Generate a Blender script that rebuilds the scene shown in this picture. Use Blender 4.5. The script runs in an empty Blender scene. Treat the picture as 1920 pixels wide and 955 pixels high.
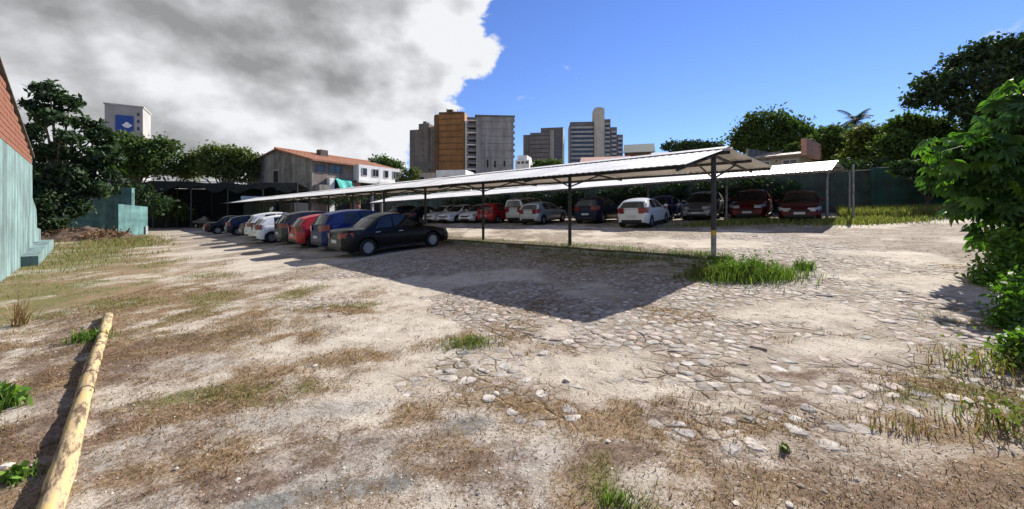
import bpy, math, random
import numpy as np
from mathutils import Vector, Matrix

random.seed(7)
RNG = np.random.default_rng(11)
SC = bpy.context.scene
COL = SC.collection

# ------------------------------------------------------------------ camera
EYE = 1.80
FPX, CXP, HZN = 730.0, 960.0, 396.0          # focal length, centre and horizon in photo pixels
cam_d = bpy.data.cameras.new("camera")
cam = bpy.data.objects.new("camera", cam_d)
COL.objects.link(cam)
cam.location = (0, 0, EYE)
cam.rotation_euler = (math.radians(90), 0, 0)
cam_d.sensor_width = 36.0
cam_d.lens = 36.0 * FPX / 1920.0
cam_d.shift_y = -(477.5 - HZN) / 1920.0
cam_d.clip_start = 0.05
cam_d.clip_end = 6000
SC.camera = cam

# ------------------------------------------------------------------ sun + sky
SUN_DIR = Vector((2.68, 2.87, 2.60)).normalized()     # towards the sun
sun_el = math.asin(SUN_DIR.z)
sun_az = math.atan2(SUN_DIR.x, SUN_DIR.y)             # clockwise from +Y
sd = bpy.data.lights.new("sun", 'SUN')
sd.energy = 5.0
sd.angle = math.radians(0.5)
sd.color = (1.0, 0.945, 0.86)
so = bpy.data.objects.new("sun", sd)
COL.objects.link(so)
so.rotation_euler = (-SUN_DIR).to_track_quat('-Z', 'Y').to_euler()
so.location = (20, 30, 40)

world = bpy.data.worlds.new("World")
SC.world = world
world.use_nodes = True
wn = world.node_tree
wn.nodes.clear()
def N(t, **kw):
    n = wn.nodes.new(t)
    for k, v in kw.items():
        setattr(n, k, v)
    return n
def L(a, b):
    wn.links.new(a, b)
def wmath(op, a, b=None, c=None):
    n = N('ShaderNodeMath', operation=op)
    for i, v in enumerate((a, b, c)):
        if v is None: continue
        if isinstance(v, (int, float)): n.inputs[i].default_value = v
        else: L(v, n.inputs[i])
    return n.outputs[0]
def wramp(v, a, b, lo=0.0, hi=1.0, smooth=True):
    n = N('ShaderNodeMapRange')
    if smooth: n.interpolation_type = 'SMOOTHSTEP'
    L(v, n.inputs[0])
    n.inputs[1].default_value = a; n.inputs[2].default_value = b
    n.inputs[3].default_value = lo; n.inputs[4].default_value = hi
    return n.outputs[0]
w_out = N('ShaderNodeOutputWorld')
sky = N('ShaderNodeTexSky', sky_type='NISHITA')
sky.sun_disc = False
sky.sun_elevation = sun_el
sky.sun_rotation = sun_az
sky.altitude = 20
sky.air_density = 1.0
sky.dust_density = 0.0
sky.ozone_density = 3.0
hs = N('ShaderNodeHueSaturation')
hs.inputs['Hue'].default_value = 0.518
hs.inputs['Saturation'].default_value = 1.18
hs.inputs['Value'].default_value = 1.42
L(sky.outputs[0], hs.inputs['Color'])
tc0 = N('ShaderNodeTexCoord')                     # read the sky a little above the horizon: clear tropical air without the yellow ground haze
vm = N('ShaderNodeVectorMath', operation='MULTIPLY_ADD')
vm.inputs[1].default_value = (1, 1, 0.95); vm.inputs[2].default_value = (0, 0, 0.075)
L(tc0.outputs['Generated'], vm.inputs[0])
vn = N('ShaderNodeVectorMath', operation='NORMALIZE')
L(vm.outputs[0], vn.inputs[0]); L(vn.outputs[0], sky.inputs['Vector'])
bg_sky = N('ShaderNodeBackground')
bg_sky.inputs[1].default_value = 0.06
L(hs.outputs[0], bg_sky.inputs[0])
tc = N('ShaderNodeTexCoord')
sep = N('ShaderNodeSeparateXYZ')
L(tc.outputs['Generated'], sep.inputs[0])
dx, dy, dz = sep.outputs
hyp = wmath('SQRT', wmath('ADD', wmath('MULTIPLY', dx, dx), wmath('MULTIPLY', dy, dy)))
saz = wmath('DIVIDE', dx, wmath('MAXIMUM', hyp, 0.02))
mp = N('ShaderNodeMapping')
mp.inputs['Scale'].default_value = (1.0, 1.0, 1.7)
L(tc.outputs['Generated'], mp.inputs[0])
nz1 = N('ShaderNodeTexNoise'); nz1.inputs['Scale'].default_value = 5.0
nz1.inputs['Detail'].default_value = 12; nz1.inputs['Roughness'].default_value = 0.60
L(mp.outputs[0], nz1.inputs['Vector'])
mp2 = N('ShaderNodeMapping')
mp2.inputs['Scale'].default_value = (1.0, 1.0, 2.0)
mp2.inputs['Location'].default_value = (3.1, 1.7, 0.4)
L(tc.outputs['Generated'], mp2.inputs[0])
nz2 = N('ShaderNodeTexNoise'); nz2.inputs['Scale'].default_value = 3.0
nz2.inputs['Detail'].default_value = 9; nz2.inputs['Roughness'].default_value = 0.52
L(mp2.outputs[0], nz2.inputs['Vector'])
bnd = wramp(dz, 0.10, 0.34, -0.265, -0.075)
inside = wmath('SUBTRACT', wmath('ADD', bnd, wmath('MULTIPLY', wmath('SUBTRACT', nz1.outputs[0], 0.5), 0.42)), saz)
cmask = wramp(inside, -0.004, 0.028)
deep = wramp(inside, 0.03, 0.42)
tone = wmath('ADD', wramp(nz2.outputs[0], 0.34, 0.66, 0.38, 0.82, False), wmath('MULTIPLY', wmath('SUBTRACT', 1.0, deep), 0.45))
under = wmath('ADD', dz, wmath('MULTIPLY', wmath('SUBTRACT', nz2.outputs[0], 0.5), 0.55))     # grey flat undersides overhead
tone = wmath('SUBTRACT', tone, wmath('MULTIPLY', wramp(under, 0.24, 0.36), wmath('MULTIPLY', deep, 0.56)))
nz4 = N('ShaderNodeTexNoise'); nz4.inputs['Scale'].default_value = 7.0
nz4.inputs['Detail'].default_value = 7; nz4.inputs['Roughness'].default_value = 0.5
L(mp.outputs[0], nz4.inputs['Vector'])
billow = wmath('ABSOLUTE', wmath('SUBTRACT', wmath('MULTIPLY', nz4.outputs[0], 2.0), 1.0))
tone = wmath('ADD', tone, wmath('SUBTRACT', wmath('MULTIPLY', billow, 0.25), 0.05))
puffs = []                                        # billows lit from the sun's side
for off in (0.0, 0.055):
    mo = N('ShaderNodeMapping')
    mo.inputs['Location'].default_value = (SUN_DIR.x*off, SUN_DIR.y*off*.3, SUN_DIR.z*off*2.0)
    mo.inputs['Scale'].default_value = (1.0, 1.0, 1.5)
    L(tc.outputs['Generated'], mo.inputs[0])
    no = N('ShaderNodeTexNoise'); no.inputs['Scale'].default_value = 5.5
    no.inputs['Detail'].default_value = 6; no.inputs['Roughness'].default_value = 0.5
    L(mo.outputs[0], no.inputs['Vector']); puffs.append(no.outputs[0])
tone = wmath('ADD', tone, wmath('MULTIPLY', wmath('SUBTRACT', puffs[0], puffs[1]), 2.3))
tone = wmath('ADD', tone, wmath('MULTIPLY', wmath('SUBTRACT', nz1.outputs[0], 0.5), 0.6))
cr = N('ShaderNodeValToRGB')
cr.color_ramp.elements[0].position = 0.0
cr.color_ramp.elements[0].color = (0.19, 0.192, 0.198, 1)
cr.color_ramp.elements[1].position = 0.95
cr.color_ramp.elements[1].color = (0.53, 0.54, 0.56, 1)
e = cr.color_ramp.elements.new(0.45); e.color = (0.33, 0.335, 0.345, 1)
L(tone, cr.inputs[0])
bg_cl = N('ShaderNodeBackground'); bg_cl.inputs[1].default_value = 0.86
L(cr.outputs[0], bg_cl.inputs[0])
# small fair-weather puffs far right of the bank
nz3 = N('ShaderNodeTexNoise'); nz3.inputs['Scale'].default_value = 9.0
nz3.inputs['Detail'].default_value = 7; nz3.inputs['Roughness'].default_value = 0.6
L(mp.outputs[0], nz3.inputs['Vector'])
puff = wramp(nz3.outputs[0], 0.63, 0.78, 0.0, 0.6)
allm = wmath('MAXIMUM', cmask, puff)
mixw = N('ShaderNodeMixShader')
L(allm, mixw.inputs[0]); L(bg_sky.outputs[0], mixw.inputs[1]); L(bg_cl.outputs[0], mixw.inputs[2])
L(mixw.outputs[0], w_out.inputs[0])

SC.view_settings.view_transform = 'Standard'
SC.view_settings.look = 'None'
SC.view_settings.exposure = 0.97
SC.view_settings.gamma = 1.0
SC.view_settings.use_curve_mapping = False

# ------------------------------------------------------------------ ground shape and helpers
def gz(x, y):
    s = 0.048 * np.asarray(x, float) + 0.032 * np.asarray(y, float)
    s = np.where(s > 1.4, 1.4 + 0.6 * np.tanh((s - 1.4) / 0.6), s)
    s = np.where(s < -0.25, -0.25 + 0.2 * np.tanh((s + 0.25) / 0.2), s)
    return s
def gzf(x, y): return float(gz(x, y))
def at(px, Y):                 # ground plan position on the sight line of a photo column, Y metres out
    return ((px - CXP) / FPX * Y, Y)
def hz(py, Y):                 # world height of a photo row at distance Y
    return EYE + (HZN - py) / FPX * Y
def gp(px, py):                # point on the ground seen at a photo pixel
    Y = 5.0
    for _ in range(40):
        X = (px - CXP) / FPX * Y
        Y = 0.5 * Y + 0.5 * (EYE - gzf(X, Y)) * FPX / (py - HZN)
    return ((px - CXP) / FPX * Y, Y)

def _hash(ix, iy, seed):
    h = (ix.astype(np.int64) * 374761393 + iy.astype(np.int64) * 668265263 + seed * 1442695) & 0xffffffff
    h = ((h ^ (h >> 13)) * 1274126177) & 0xffffffff
    h = h ^ (h >> 16)
    return (h & 0xffff) / 65535.0
def vnoise(x, y, seed=0):
    x = np.asarray(x, float); y = np.asarray(y, float)
    ix = np.floor(x); iy = np.floor(y)
    fx = x - ix; fy = y - iy
    fx = fx * fx * (3 - 2 * fx); fy = fy * fy * (3 - 2 * fy)
    a = _hash(ix, iy, seed); b = _hash(ix + 1, iy, seed); c = _hash(ix, iy + 1, seed); d = _hash(ix + 1, iy + 1, seed)
    return (a * (1 - fx) + b * fx) * (1 - fy) + (c * (1 - fx) + d * fx) * fy
def fbm(x, y, scale, octs=4, seed=0, rough=0.5):
    t = 0; amp = 1; tot = 0; x = np.asarray(x, float) * scale; y = np.asarray(y, float) * scale
    for o in range(octs):
        t = t + amp * vnoise(x, y, seed + o * 17); tot += amp
        x = x * 2.03 + 5.1; y = y * 2.03 + 3.7; amp *= rough
    return t / tot
def sstep(v, a, b):
    t = np.clip((v - a) / (b - a), 0, 1)
    return t * t * (3 - 2 * t)

# ------------------------------------------------------------------ material helpers
MATS = {}
def newmat(name):
    m = bpy.data.materials.new(name); m.use_nodes = True
    MATS[name] = m
    nt = m.node_tree
    return m, nt, nt.nodes, nt.links, nt.nodes['Principled BSDF']
def mat(name, col, rough=0.6, metal=0.0, var=0.0, scale=4.0, bump=0.0, bscale=40.0, col2=None, streak=0.0, coat=0.0, spec=None, detail=6):
    """plain procedural material: base colour broken by noise, optional second colour, vertical streaks, bump"""
    if name in MATS: return MATS[name]
    m, nt, nd, lk, bs = newmat(name)
    bs.inputs['Roughness'].default_value = rough
    bs.inputs['Metallic'].default_value = metal
    if coat: bs.inputs['Coat Weight'].default_value = coat; bs.inputs['Coat Roughness'].default_value = 0.05
    if spec is not None: bs.inputs['Specular IOR Level'].default_value = spec
    tcn = nd.new('ShaderNodeTexCoord')
    src = tcn.outputs['Object']
    if var > 0 or col2 or streak:
        nz = nd.new('ShaderNodeTexNoise'); nz.inputs['Scale'].default_value = scale; nz.inputs['Detail'].default_value = detail
        nz.inputs['Roughness'].default_value = 0.62
        lk.new(src, nz.inputs['Vector'])
        rp = nd.new('ShaderNodeValToRGB')
        c2 = col2 if col2 else tuple(max(0, c * (1 - var)) for c in col)
        c1 = col if col2 else tuple(min(1, c * (1 + var * 0.6)) for c in col)
        rp.color_ramp.elements[0].position = 0.36; rp.color_ramp.elements[0].color = (*c2, 1)
        rp.color_ramp.elements[1].position = 0.64; rp.color_ramp.elements[1].color = (*c1, 1)
        lk.new(nz.outputs[0], rp.inputs[0])
        outc = rp.outputs[0]
        if streak:
            mpp = nd.new('ShaderNodeMapping'); mpp.inputs['Scale'].default_value = (1.0, 1.0, 0.06)
            lk.new(src, mpp.inputs[0])
            n2 = nd.new('ShaderNodeTexNoise'); n2.inputs['Scale'].default_value = scale * 3; n2.inputs['Detail'].default_value = 5
            lk.new(mpp.outputs[0], n2.inputs['Vector'])
            r2 = nd.new('ShaderNodeMapRange'); r2.inputs[1].default_value = 0.42; r2.inputs[2].default_value = 0.7
            r2.inputs[3].default_value = 0.0; r2.inputs[4].default_value = streak
            lk.new(n2.outputs[0], r2.inputs[0])
            mx = nd.new('ShaderNodeMixRGB'); mx.inputs[2].default_value = (0.03, 0.03, 0.028, 1)
            lk.new(r2.outputs[0], mx.inputs[0]); lk.new(outc, mx.inputs[1])
            outc = mx.outputs[0]
        lk.new(outc, bs.inputs['Base Color'])
    else:
        bs.inputs['Base Color'].default_value = (*col, 1)
    if bump > 0:
        nb = nd.new('ShaderNodeTexNoise'); nb.inputs['Scale'].default_value = bscale; nb.inputs['Detail'].default_value = 5
        lk.new(src, nb.inputs['Vector'])
        bp = nd.new('ShaderNodeBump'); bp.inputs['Strength'].default_value = bump; bp.inputs['Distance'].default_value = 0.02
        lk.new(nb.outputs[0], bp.inputs['Height']); lk.new(bp.outputs[0], bs.inputs['Normal'])
    return m
def leafmat(name, col, trans=0.35, rough=0.55, tcol=None):
    """leaf: base colour times a per-leaf tint attribute, light passing through"""
    if name in MATS: return MATS[name]
    m, nt, nd, lk, bs = newmat(name)
    at_ = nd.new('ShaderNodeAttribute'); at_.attribute_name = 'tint'
    mu = nd.new('ShaderNodeMixRGB'); mu.blend_type = 'MULTIPLY'; mu.inputs[0].default_value = 1
    mu.inputs[1].default_value = (*col, 1)
    lk.new(at_.outputs['Color'], mu.inputs[2])
    lk.new(mu.outputs[0], bs.inputs['Base Color'])
    bs.inputs['Roughness'].default_value = rough
    bs.inputs['Specular IOR Level'].default_value = 0.3
    tr = nd.new('ShaderNodeBsdfTranslucent')
    m2 = nd.new('ShaderNodeMixRGB'); m2.blend_type = 'MULTIPLY'; m2.inputs[0].default_value = 1
    m2.inputs[2].default_value = (*(tcol or (1.3, 1.5, 0.55)), 1)
    lk.new(mu.outputs[0], m2.inputs[1]); lk.new(m2.outputs[0], tr.inputs[0])
    mx = nd.new('ShaderNodeMixShader'); mx.inputs[0].default_value = trans
    lk.new(bs.outputs[0], mx.inputs[1]); lk.new(tr.outputs[0], mx.inputs[2])
    lk.new(mx.outputs[0], nd['Material Output'].inputs[0])
    return m
def tintmat(name, rough=0.9, bump=0.3, bscale=60):
    """surface whose own colour is the per-piece tint, with grain"""
    if name in MATS: return MATS[name]
    m, nt, nd, lk, bs = newmat(name)
    at_ = nd.new('ShaderNodeAttribute'); at_.attribute_name = 'tint'
    ge = nd.new('ShaderNodeNewGeometry')
    nz = nd.new('ShaderNodeTexNoise'); nz.inputs['Scale'].default_value = 14; nz.inputs['Detail'].default_value = 8
    lk.new(ge.outputs['Position'], nz.inputs['Vector'])
    rp = nd.new('ShaderNodeMapRange'); rp.inputs[1].default_value = 0.3; rp.inputs[2].default_value = 0.7
    rp.inputs[3].default_value = 0.5; rp.inputs[4].default_value = 1.22
    lk.new(nz.outputs[0], rp.inputs[0])
    mu = nd.new('ShaderNodeMixRGB'); mu.blend_type = 'MULTIPLY'; mu.inputs[0].default_value = 1
    lk.new(at_.outputs['Color'], mu.inputs[1]); lk.new(rp.outputs[0], mu.inputs[2])
    lk.new(mu.outputs[0], bs.inputs['Base Color'])
    bs.inputs['Roughness'].default_value = rough
    bs.inputs['Specular IOR Level'].default_value = 0.2
    if bump:
        nb = nd.new('ShaderNodeTexNoise'); nb.inputs['Scale'].default_value = bscale; nb.inputs['Detail'].default_value = 6
        lk.new(ge.outputs['Position'], nb.inputs['Vector'])
        bp = nd.new('ShaderNodeBump'); bp.inputs['Strength'].default_value = bump; bp.inputs['Distance'].default_value = 0.02
        lk.new(nb.outputs[0], bp.inputs['Height']); lk.new(bp.outputs[0], bs.inputs['Normal'])
    return m

# ------------------------------------------------------------------ object helpers
def tag(o, label=None, cat=None, group=None, kind=None):
    if label: o['label'] = label
    if cat: o['category'] = cat
    if group: o['group'] = group
    if kind: o['kind'] = kind
    return o
def empty(name, loc=(0, 0, 0), rz=0.0):
    o = bpy.data.objects.new(name, None); COL.objects.link(o)
    o.location = loc; o.rotation_euler = (0, 0, rz)
    o.empty_display_size = 0.2
    return o
def link(name, me, material=None, parent=None, smooth=False):
    if material is not None and not me.materials:
        me.materials.append(material)
    o = bpy.data.objects.new(name, me); COL.objects.link(o)
    if parent is not None: o.parent = parent
    if smooth:
        me.polygons.foreach_set('use_smooth', [True] * len(me.polygons))
    return o
class MB:
    """collects shapes, builds them as one mesh object"""
    def __init__(s): s.v = []; s.f = []
    def add(s, vs, fs):
        o = len(s.v); s.v.extend([tuple(p) for p in vs]); s.f.extend([tuple(i + o for i in f) for f in fs]); return s
    def box(s, x0, x1, y0, y1, z0, z1):
        return s.add([(x0,y0,z0),(x1,y0,z0),(x1,y1,z0),(x0,y1,z0),(x0,y0,z1),(x1,y0,z1),(x1,y1,z1),(x0,y1,z1)],
                     [(3,2,1,0),(4,5,6,7),(0,1,5,4),(1,2,6,5),(2,3,7,6),(3,0,4,7)])
    def bbox(s, x0, x1, y0, y1, z0, z1, b=0.02):
        """box with chamfered edges"""
        pts = []
        for sx, X in ((-1, x0), (1, x1)):
            for sy, Yy in ((-1, y0), (1, y1)):
                for sz, Z in ((-1, z0), (1, z1)):
                    pts.append([(X, Yy - sy*b, Z - sz*b), (X - sx*b, Yy, Z - sz*b), (X - sx*b, Yy - sy*b, Z)])
        V = [p for c in pts for p in c]
        def i(cx, cy, cz, k): return (cx*4 + cy*2 + cz)*3 + k
        F = []
        F += [(i(0,0,0,0),i(0,0,1,0),i(0,1,1,0),i(0,1,0,0)), (i(1,0,0,0),i(1,1,0,0),i(1,1,1,0),i(1,0,1,0))]
        F += [(i(0,0,0,1),i(1,0,0,1),i(1,0,1,1),i(0,0,1,1)), (i(0,1,0,1),i(0,1,1,1),i(1,1,1,1),i(1,1,0,1))]
        F += [(i(0,0,0,2),i(0,1,0,2),i(1,1,0,2),i(1,0,0,2)), (i(0,0,1,2),i(1,0,1,2),i(1,1,1,2),i(0,1,1,2))]
        for a in (0, 1):
            for c in (0, 1):
                F.append((i(a,c,0,0),i(a,c,1,0),i(a,c,1,1),i(a,c,0,1)))
                F.append((i(a,0,c,0),i(a,1,c,0),i(a,1,c,2),i(a,0,c,2)))
                F.append((i(0,a,c,1),i(1,a,c,1),i(1,a,c,2),i(0,a,c,2)))
                for d in (0, 1): F.append((i(a,c,d,0),i(a,c,d,1),i(a,c,d,2)))
        return s.add(V, F)
    def tube(s, p0, p1, r0, r1=None, n=8, caps=True):
        r1 = r0 if r1 is None else r1
        p0 = Vector(p0); p1 = Vector(p1); d = (p1 - p0).normalized()
        a = Vector((0, 0, 1)) if abs(d.z) < 0.9 else Vector((1, 0, 0))
        u = d.cross(a).normalized(); w = d.cross(u)
        V = []
        for p, r in ((p0, r0), (p1, r1)):
            for k in range(n):
                t = 2*math.pi*k/n; V.append(p + (u*math.cos(t) + w*math.sin(t))*r)
        F = [(k, (k+1) % n, n + (k+1) % n, n + k) for k in range(n)]
        if caps: F += [tuple(range(n-1, -1, -1)), tuple(range(n, 2*n))]
        return s.add(V, F)
    def path(s, pts, rads, n=8, caps=True):
        V = []; F = []
        pts = [Vector(p) for p in pts]
        for j, p in enumerate(pts):
            d = (pts[min(j+1, len(pts)-1)] - pts[max(j-1, 0)]).normalized()
            a = Vector((0, 0, 1)) if abs(d.z) < 0.9 else Vector((1, 0, 0))
            u = d.cross(a).normalized(); w = d.cross(u)
            for k in range(n):
                t = 2*math.pi*k/n; V.append(p + (u*math.cos(t) + w*math.sin(t))*rads[j])
        for j in range(len(pts)-1):
            for k in range(n):
                F.append((j*n+k, j*n+(k+1) % n, (j+1)*n+(k+1) % n, (j+1)*n+k))
        if caps: F += [tuple(range(n-1, -1, -1)), tuple((len(pts)-1)*n + k for k in range(n))]
        return s.add(V, F)
    def prism(s, poly, a, b, axis='y'):
        """poly in two coordinates pushed from a to b along the third"""
        n = len(poly)
        def P(p, t):
            return (p[0], t, p[1]) if axis == 'y' else ((t, p[0], p[1]) if axis == 'x' else (p[0], p[1], t))
        V = [P(p, a) for p in poly] + [P(p, b) for p in poly]
        F = [tuple(range(n)), tuple(range(2*n-1, n-1, -1))] + [(k, n+k, n+(k+1) % n, (k+1) % n) for k in range(n)]
        return s.add(V, F)
    def mesh(s, name):
        me = bpy.data.meshes.new(name); me.from_pydata(s.v, [], s.f); me.validate(); me.update()
        import bmesh
        bm = bmesh.new(); bm.from_mesh(me); bmesh.ops.recalc_face_normals(bm, faces=bm.faces); bm.to_mesh(me); bm.free()
        return me
    def build(s, name, material, parent=None, smooth=False):
        return link(name, s.mesh(name), material, parent, smooth)
def np_mesh(name, V, F, tint=None, smooth=False):
    """V (n,3), F (m,k) arrays"""
    me = bpy.data.meshes.new(name)
    V = np.asarray(V, np.float32); F = np.asarray(F, np.int32)
    k = F.shape[1]
    me.vertices.add(len(V)); me.vertices.foreach_set('co', V.ravel())
    me.loops.add(F.size); me.loops.foreach_set('vertex_index', F.ravel())
    me.polygons.add(len(F))
    me.polygons.foreach_set('loop_start', np.arange(0, F.size, k, dtype=np.int32))
    if smooth: me.polygons.foreach_set('use_smooth', np.ones(len(F), bool))
    me.update(calc_edges=True)
    if tint is not None:
        a = me.color_attributes.new('tint', 'FLOAT_COLOR', 'POINT')
        c = np.ones((len(V), 4), np.float32); c[:, :3] = tint
        a.data.foreach_set('color', c.ravel())
    return me
def copy_tree(o, parent=None):
    c = o.copy(); COL.objects.link(c)
    if parent is not None: c.parent = parent
    for ch in list(o.children): copy_tree(ch, c)
    return c

# ------------------------------------------------------------------ directions of the two carports
TH = math.atan(708.0 / FPX)
U1 = np.array((-math.sin(TH), math.cos(TH))); V1 = np.array((math.cos(TH), math.sin(TH)))
P1 = np.array((378.0 / FPX * 10.0, 10.0))               # nearest post
BAY = 4.6
U1P, V1P = float(P1 @ U1), float(P1 @ V1)
def L1(u, v):                                            # left lot frame -> plan
    p = U1 * u + V1 * v
    return float(p[0]), float(p[1])
U2 = np.array((-0.793, 0.610)); U2 = U2 / np.linalg.norm(U2); V2 = np.array((-U2[1], U2[0])) * -1
def L2(s, v):
    p = U2 * s + V2 * v
    return float(p[0]), float(p[1])
# ================================================================== GROUND
def ell(px, py, rx, ry, rot=0):
    """an ellipse round a ground point: centre found on the ground, radii in metres"""
    c = gp(px, py)
    return (c[0], c[1], rx, ry, math.radians(rot))
def emask(X, Y, es, soft=0.35, warp=0.35, seed=3):
    wx = (fbm(X, Y, 1.3, 4, seed) - 0.5) * 2 * warp; wy = (fbm(X, Y, 1.3, 4, seed + 50) - 0.5) * 2 * warp
    m = np.zeros_like(np.asarray(X, float))
    for (cx, cy, rx, ry, a) in es:
        qx = X - cx + wx * min(rx, 1.2); qy = Y - cy + wy * min(ry, 1.2)
        ca, sa = math.cos(a), math.sin(a)
        d = np.sqrt(((qx*ca + qy*sa)/rx)**2 + ((-qx*sa + qy*ca)/ry)**2)
        m = np.maximum(m, 1 - sstep(d, 1 - soft, 1 + soft))
    return m
UA = math.degrees(math.atan2(U1[1], U1[0]))
DRY = [ell(330, 560, 3.2, 1.6, UA), ell(470, 590, 1.2, .9), ell(450, 745, 1.3, .35, 8), ell(560, 700, .9, .35, 20), ell(700, 670, .5, .35), ell(250, 510, 3.5, 1.6, UA),
       ell(545, 635, .7, .5), ell(790, 790, .28, .22), ell(830, 860, .35, .2), ell(1000, 770, .9, .22, -10), ell(1130, 800, .6, .28, -20),
       ell(1260, 850, .55, .45), ell(1400, 820, .8, .3, 10), ell(1340, 920, .7, .3), ell(1110, 930, .3, .3, 40), ell(1700, 800, .5, .3),
       ell(640, 800, .9, .1, 22), ell(1850, 760, .7, .4), ell(870, 640, .5, .35), ell(660, 580, .9, .35), ell(560, 550, .4, .5), ell(1650, 930, 1.0, .3)]
GREEN = [ell(150, 480, 9.0, 1.5, UA), ell(60, 560, 3.0, 1.3, UA), ell(240, 450, 9.0, 1.3, UA), ell(450, 745, .7, .2, 8), ell(870, 640, .35, .25), ell(560, 548, .35, .5),
         ell(1910, 640, .4, 1.2), ell(1895, 760, .25, .5), ell(640, 575, .8, .18), ell(1420, 520, .8, .5), ell(1610, 415, 1.6, .7), ell(1150, 488, 3.2, 1.1, UA), ell(1000, 478, 3.2, .9, UA), ell(1730, 745, .25, .2), ell(1150, 930, .18, .3)]
SOIL = [ell(60, 700, 1.6, .9, UA), ell(120, 620, 1.6, .5, UA), ell(20, 850, 1.2, .9, UA), ell(590, 850, 1.35, .10, 25), ell(400, 930, .7, .09, 28), ell(120, 800, 1.0, .45, UA),
        ell(300, 640, 1.2, .5, 10), ell(1500, 700, 1.0, .12, -12), ell(1380, 760, .9, .13, 5), ell(720, 800, .5, .1, 15), ell(880, 875, .35, .12), ell(1180, 860, .35, .25)]
GREY = [ell(880, 800, .42, .2), ell(620, 880, .9, .28, 15), ell(950, 890, .55, .35), ell(330, 830, .9, .30, 20), ell(300, 690, .9, .35), ell(560, 930, .6, .2), ell(640, 770, .4, .12)]
DARKGREY = [ell(875, 800, .36, .16, 10), ell(650, 930, .55, .1, 10)]
SAND = [ell(1090, 690, .75, .45), ell(1600, 650, .8, .4), ell(380, 820, .7, .2, 20), ell(1150, 740, .6, .2)]
def ground_masks(X, Y):
    br = fbm(X, Y, 2.6, 4, 61)
    dry = emask(X, Y, DRY, .8, 1.1, 3) * sstep(br, .28, .60)
    dry = np.maximum(dry, 0.55 * sstep(fbm(X, Y, .9, 4, 33), .60, .74) * (Y < 9) * (1 - emask(X, Y, SAND, .4, .5)))
    v = X * V1[0] + Y * V1[1]
    n5 = fbm(X, Y, .8, 5, 205)
    verge = 1 - sstep(v + 1.6 * (fbm(X, Y, .6, 4, 207) - .5) * 2, .7, 2.3)
    near = (1 - sstep(Y + 1.3 * (fbm(X, Y, .7, 4, 209) - .5) * 2, 2.7, 3.7)) * sstep(X, -1.2, .2)
    calm = 1 - emask(X, Y, GREY, .5, .6, 43)
    dry = np.maximum(dry, verge * sstep(n5, .34, .52) * (.35 + .65*calm))
    dry = np.maximum(dry, near * sstep(n5, .42, .58) * calm * (1 - .4*sstep(X, 1.0, 2.2)))
    green = emask(X, Y, GREEN, .7, 1.0, 13) * sstep(br, .25, .55)
    green = np.maximum(green, verge * sstep(fbm(X, Y, 1.1, 4, 215), .46, .62) * .8 * calm * sstep(Y, 4.5, 8))
    soil = emask(X, Y, SOIL, .8, 1.1, 23) * sstep(fbm(X, Y, 3.1, 3, 71), .25, .55)
    soil = np.maximum(soil, (1 - sstep(Y + 1.6 * (fbm(X, Y, .6, 4, 227) - .5) * 2, 2.6, 4.0)) * sstep(fbm(X, Y, 1.4, 4, 229), .44, .64) * .55)
    grey = emask(X, Y, GREY, .4, .6, 43)
    dg = emask(X, Y, DARKGREY, .6, .7, 47)
    return dry, green, soil, grey, dg
def stone_field(X, Y):
    """how far the stone paving shows through the sand (0..1)"""
    n = fbm(X, Y, 0.55, 4, 91)
    m = sstep(n, 0.38, 0.50)
    m = m * (1 - emask(X, Y, SAND, .4, .5)) * (1 - 0.95 * emask(X, Y, GREY, .3, .4, 43)) * (1 - .9 * emask(X, Y, SOIL, .4, .5, 23))
    v = X * V1[0] + Y * V1[1]; u = X * U1[0] + Y * U1[1]
    edge = sstep(v + 0.25 * u * 0 + 1.2 * (fbm(X, Y, .5, 3, 5) - .5) * 2, 1.2, 2.6)   # paving starts right of the weedy verge
    near = sstep(Y + 0.9 * (fbm(X, Y, .8, 3, 15) - .5) * 2, 2.4, 3.3)
    return m * edge * (0.25 + .75 * near)
def relief(X, Y):
    d = 0.05 * (fbm(X, Y, .45, 3, 101) - .5) + 0.035 * (fbm(X, Y, 2.2, 4, 111) - .5) + 0.022 * (fbm(X, Y, 8.0, 3, 121) - .5)
    soil = emask(X, Y, SOIL, .5, .9, 23)
    d = d + soil * (0.05 * (fbm(X, Y, 6, 4, 131) - .45))
    return d * np.clip(1.2 - np.asarray(Y) / 60.0, 0, 1)
def graded(lo, hi, a, b, fine, growth=1.07):
    c = list(np.arange(a, b, fine)); st = fine; x = c[-1]
    while x < hi: st *= growth; x += st; c.append(x)
    st = fine; x = a; pre = []
    while x > lo: st *= growth; x -= st; pre.append(x)
    return np.array(pre[::-1] + c)
gx = graded(-3000, 3000, -7.5, 8.5, 0.045); gy = graded(-300, 3500, 1.6, 9.5, 0.045)
GX, GY = np.meshgrid(gx, gy)
REL = relief(GX, GY)
GZ = gz(GX, GY) + REL
nx, ny = len(gx), len(gy)
ii = np.arange(nx * ny).reshape(ny, nx)
GF = np.stack([ii[:-1, :-1].ravel(), ii[:-1, 1:].ravel(), ii[1:, 1:].ravel(), ii[1:, :-1].ravel()], 1)
gme = np_mesh('ground', np.stack([GX.ravel(), GY.ravel(), GZ.ravel()], 1), GF, smooth=True)
dry, green, soil, grey, dg = ground_masks(GX.ravel(), GY.ravel())
stn = stone_field(GX.ravel(), GY.ravel())
a = gme.color_attributes.new('cover', 'FLOAT_COLOR', 'POINT')
c = np.stack([np.clip(dry, 0, 1), np.clip(soil, 0, 1), np.clip(grey, 0, 1), np.clip(stn, 0, 1)], 1).astype(np.float32)
a.data.foreach_set('color', c.ravel())
a = gme.color_attributes.new('cover_two', 'FLOAT_COLOR', 'POINT')
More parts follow.
